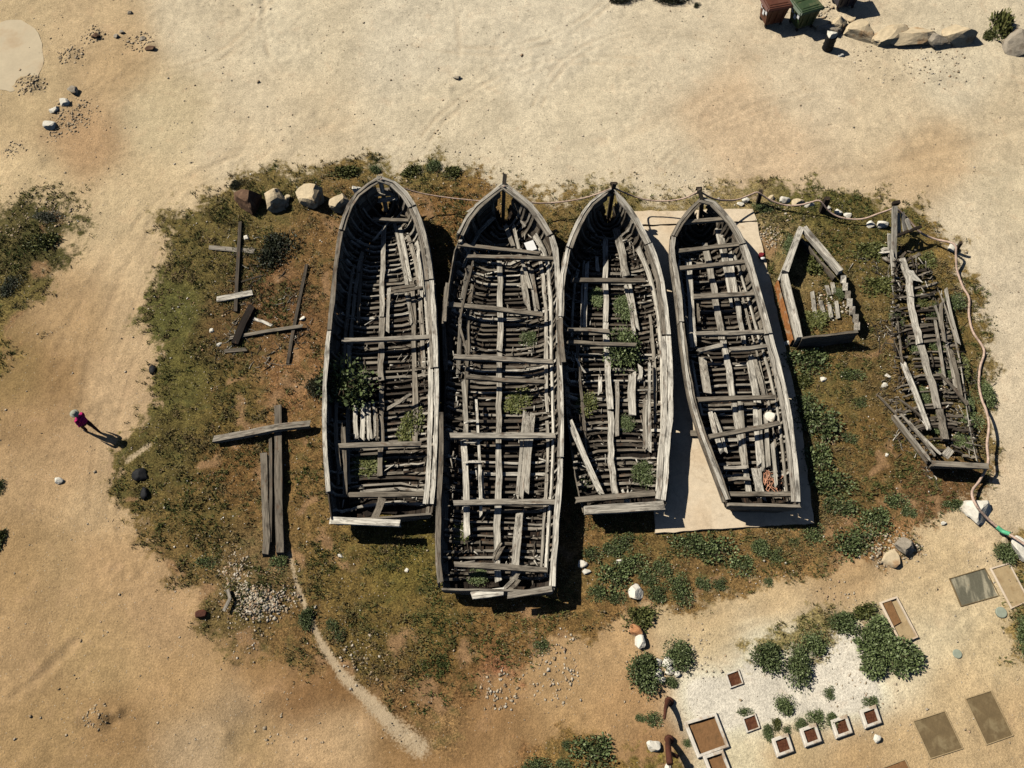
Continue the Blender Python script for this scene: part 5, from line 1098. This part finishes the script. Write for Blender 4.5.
def cluster(name, label, L, tan=0):
    xs_, ys_, ss_ = [], [], []
    for (x, y, r, n, s0) in L:
        p = G(x, y); rr = r/SC(x, y); a = rng.uniform(0, 6.283, n); d = rr*np.sqrt(rng.random(n))*rng.uniform(.6, 1.15, n)
        xs_.append(p.x+d*np.cos(a)); ys_.append(p.y+d*np.sin(a)); ss_.append(s0*rng.uniform(.5, 1.6, n))
    x, y, s = map(np.concatenate, (xs_, ys_, ss_)); stones(name, label, x, y, ground_h(x, y)-s*.2*tan, s, stonecol(len(x))*(1-tan)+tan*np.array([(.44, .33, .20)])*rng.uniform(.55, 1.25, (len(x), 1)))
cluster('rubble', 'heap of broken pale rubble near the thin path', [(255,600,20,260,.055),(265,605,16,220,.065),(240,582,22,170,.045),(235,572,18,90,.04),(285,600,16,110,.05),(250,625,30,70,.04),(225,560,20,50,.035),(245,598,30,200,.028)], .45)
cluster('rubble', 'stony scatter of clods at top left bank', [(30,85,16,120,.06),(75,115,24,180,.05),(70,55,14,70,.06),(95,35,14,60,.06),(140,42,16,70,.06),(60,130,18,80,.05),(15,150,12,50,.05),(95,715,14,40,.045),(285,722,34,22,.05),(40,205,30,60,.05),(60,215,22,60,.05),(10,230,14,40,.05)], .85)
cluster('rubble', 'stones scattered along the rope, clods and under the pad', [(770,235,16,130,.05),(790,215,24,60,.05),(880,550,24,130,.05),(905,545,20,120,.05),(820,440,14,40,.04),(940,65,40,120,.05),(880,58,40,80,.04),(700,655,26,60,.04),(840,610,36,60,.04),(560,660,30,60,.05),(545,680,40,90,.04),(700,205,50,60,.04),(470,180,70,100,.045),(360,660,30,70,.045),(500,690,22,80,.05),(340,385,30,10,.05),(980,590,60,60,.03),(870,700,60,70,.03),(820,10,18,60,.08)], .55)
cluster('rubble', 'rotten debris and pebbles on the wreck floor', [(930,330,22,130,.05),(945,380,24,150,.05),(955,430,24,120,.05),(905,280,18,70,.05),(830,305,20,90,.06)])
# dirt and litter lying in the boat bottoms
def litter(name, label, H, n, seed, umax=.55):
    """splinters and crumbled wood lying over the floor timbers"""
    R = np.random.default_rng(seed); V = []; Fc = []; g = []; tn = []
    cube = [(-1,-1,0),(1,-1,0),(1,1,0),(-1,1,0),(-1,-1,1),(1,-1,1),(1,1,1),(-1,1,1)]
    cf = [(0,3,2,1),(4,5,6,7),(0,1,5,4),(1,2,6,5),(2,3,7,6),(3,0,4,7)]
    for k in range(n):
        t = R.uniform(.10, .97); sd_ = int(R.choice([-1, 1])); u = R.uniform(.02, umax); p = H.P(sd_, t, u)-H.N(sd_, t, max(u, .05))*R.uniform(.12, .2)
        a = R.choice([0, math.pi/2, R.uniform(0, 3.14)])+R.normal()*.15; L = min(.9, .06+R.exponential(.16)); W_ = R.uniform(.015, .06); T_ = R.uniform(.015, .05); pit = R.normal()*.15; tone = R.choice([R.uniform(0, .4), R.uniform(.4, .75), R.uniform(.8, 1.0)], p=[.55, .3, .15] if umax < .8 else [.7, .25, .05]); b = len(V)
        for (x, y, z) in cube:
            x = x*L*.5*(1+.2*R.normal()*.5); y = y*W_*.5*(1+.3*R.normal()*.5); V.append((p.x+x*math.cos(a)-y*math.sin(a), p.y+x*math.sin(a)+y*math.cos(a), p.z+z*T_+x*pit)); g.append((x+k*1.3, y+k*.7, z*T_)); tn.append(tone)
        Fc += [tuple(b+i for i in f) for f in cf]
    me = mesh_np(name, np.array(V), np.array(Fc), {'g': ('FLOAT_VECTOR', g), 'tone': ('FLOAT', tn)})
    o = link(name, me, WOOD); o['kind'] = 'stuff'; o['label'] = label
for H_, nm, sd_, n_ in ((b1, 'first boat', 1, 600), (b2, 'second boat', 2, 750), (b3, 'third boat', 3, 520), (b4, 'fourth boat', 4, 300), (b5, 'wreck', 5, 350)): litter('debris', 'splinters and crumbled wood in the bottom of the %s' % nm, H_, n_, sd_, .9 if sd_ == 5 else .6)
def twigs(label, L, seed):
    R = np.random.default_rng(seed); V = []; Fc = []; g = []; tn = []
    for (x, y, r, n) in L:
        c = G(x, y); rr = r/SC(x, y)
        for k in range(n):
            px_, py_ = c.x+R.normal()*rr*.5, c.y+R.normal()*rr*.5; z = gz(px_, py_)+.01; a = R.uniform(0, 6.28); b = len(V); w_ = R.uniform(.010, .028); ln = .08+R.exponential(.22); tone = R.choice([R.uniform(0, .3), R.uniform(.4, .9)], p=[.7, .3]); P = Vector((px_, py_, z))
            for i in range(4):
                d = Vector((math.cos(a), math.sin(a), R.normal()*.12)); sd_ = Vector((-math.sin(a), math.cos(a), 0)); w2 = w_*(1-.22*i)
                for q_ in (P-sd_*w2, P+sd_*w2, P+sd_*w2*.6+Vector((0, 0, w2*1.6)), P-sd_*w2*.6+Vector((0, 0, w2*1.6))): V.append(tuple(q_)); g.append((i*ln/3+k, k*.3, 0)); tn.append(tone)
                P = P+d*ln/3; P.z = max(P.z, z); a += R.normal()*.3
            for i in range(3):
                for j in range(4): Fc.append((b+4*i+j, b+4*i+(j+1) % 4, b+4*i+4+(j+1) % 4, b+4*i+4+j))
    me = mesh_np('brushwood', np.array(V), np.array(Fc), {'g': ('FLOAT_VECTOR', g), 'tone': ('FLOAT', tn)}); o = link('brushwood', me, WOOD); o['kind'] = 'stuff'; o['label'] = label
twigs('thin broken sticks and splinters around the scattered timber', [(240,335,16,70),(248,300,18,40),(300,335,14,40),(262,270,18,40),(225,350,12,25),(290,300,16,30),(270,350,22,40),(238,250,14,24)], 3)
twigs('broken splinters strewn around the wreck and bow frame', [(890,280,14,50),(885,330,12,40),(890,395,14,45),(930,470,14,30),(905,440,14,40),(960,300,10,30),(975,380,8,30),(870,265,16,30),(830,310,14,30),(900,340,10,40),(905,385,10,40),(935,330,20,60),(945,400,20,60)], 4)
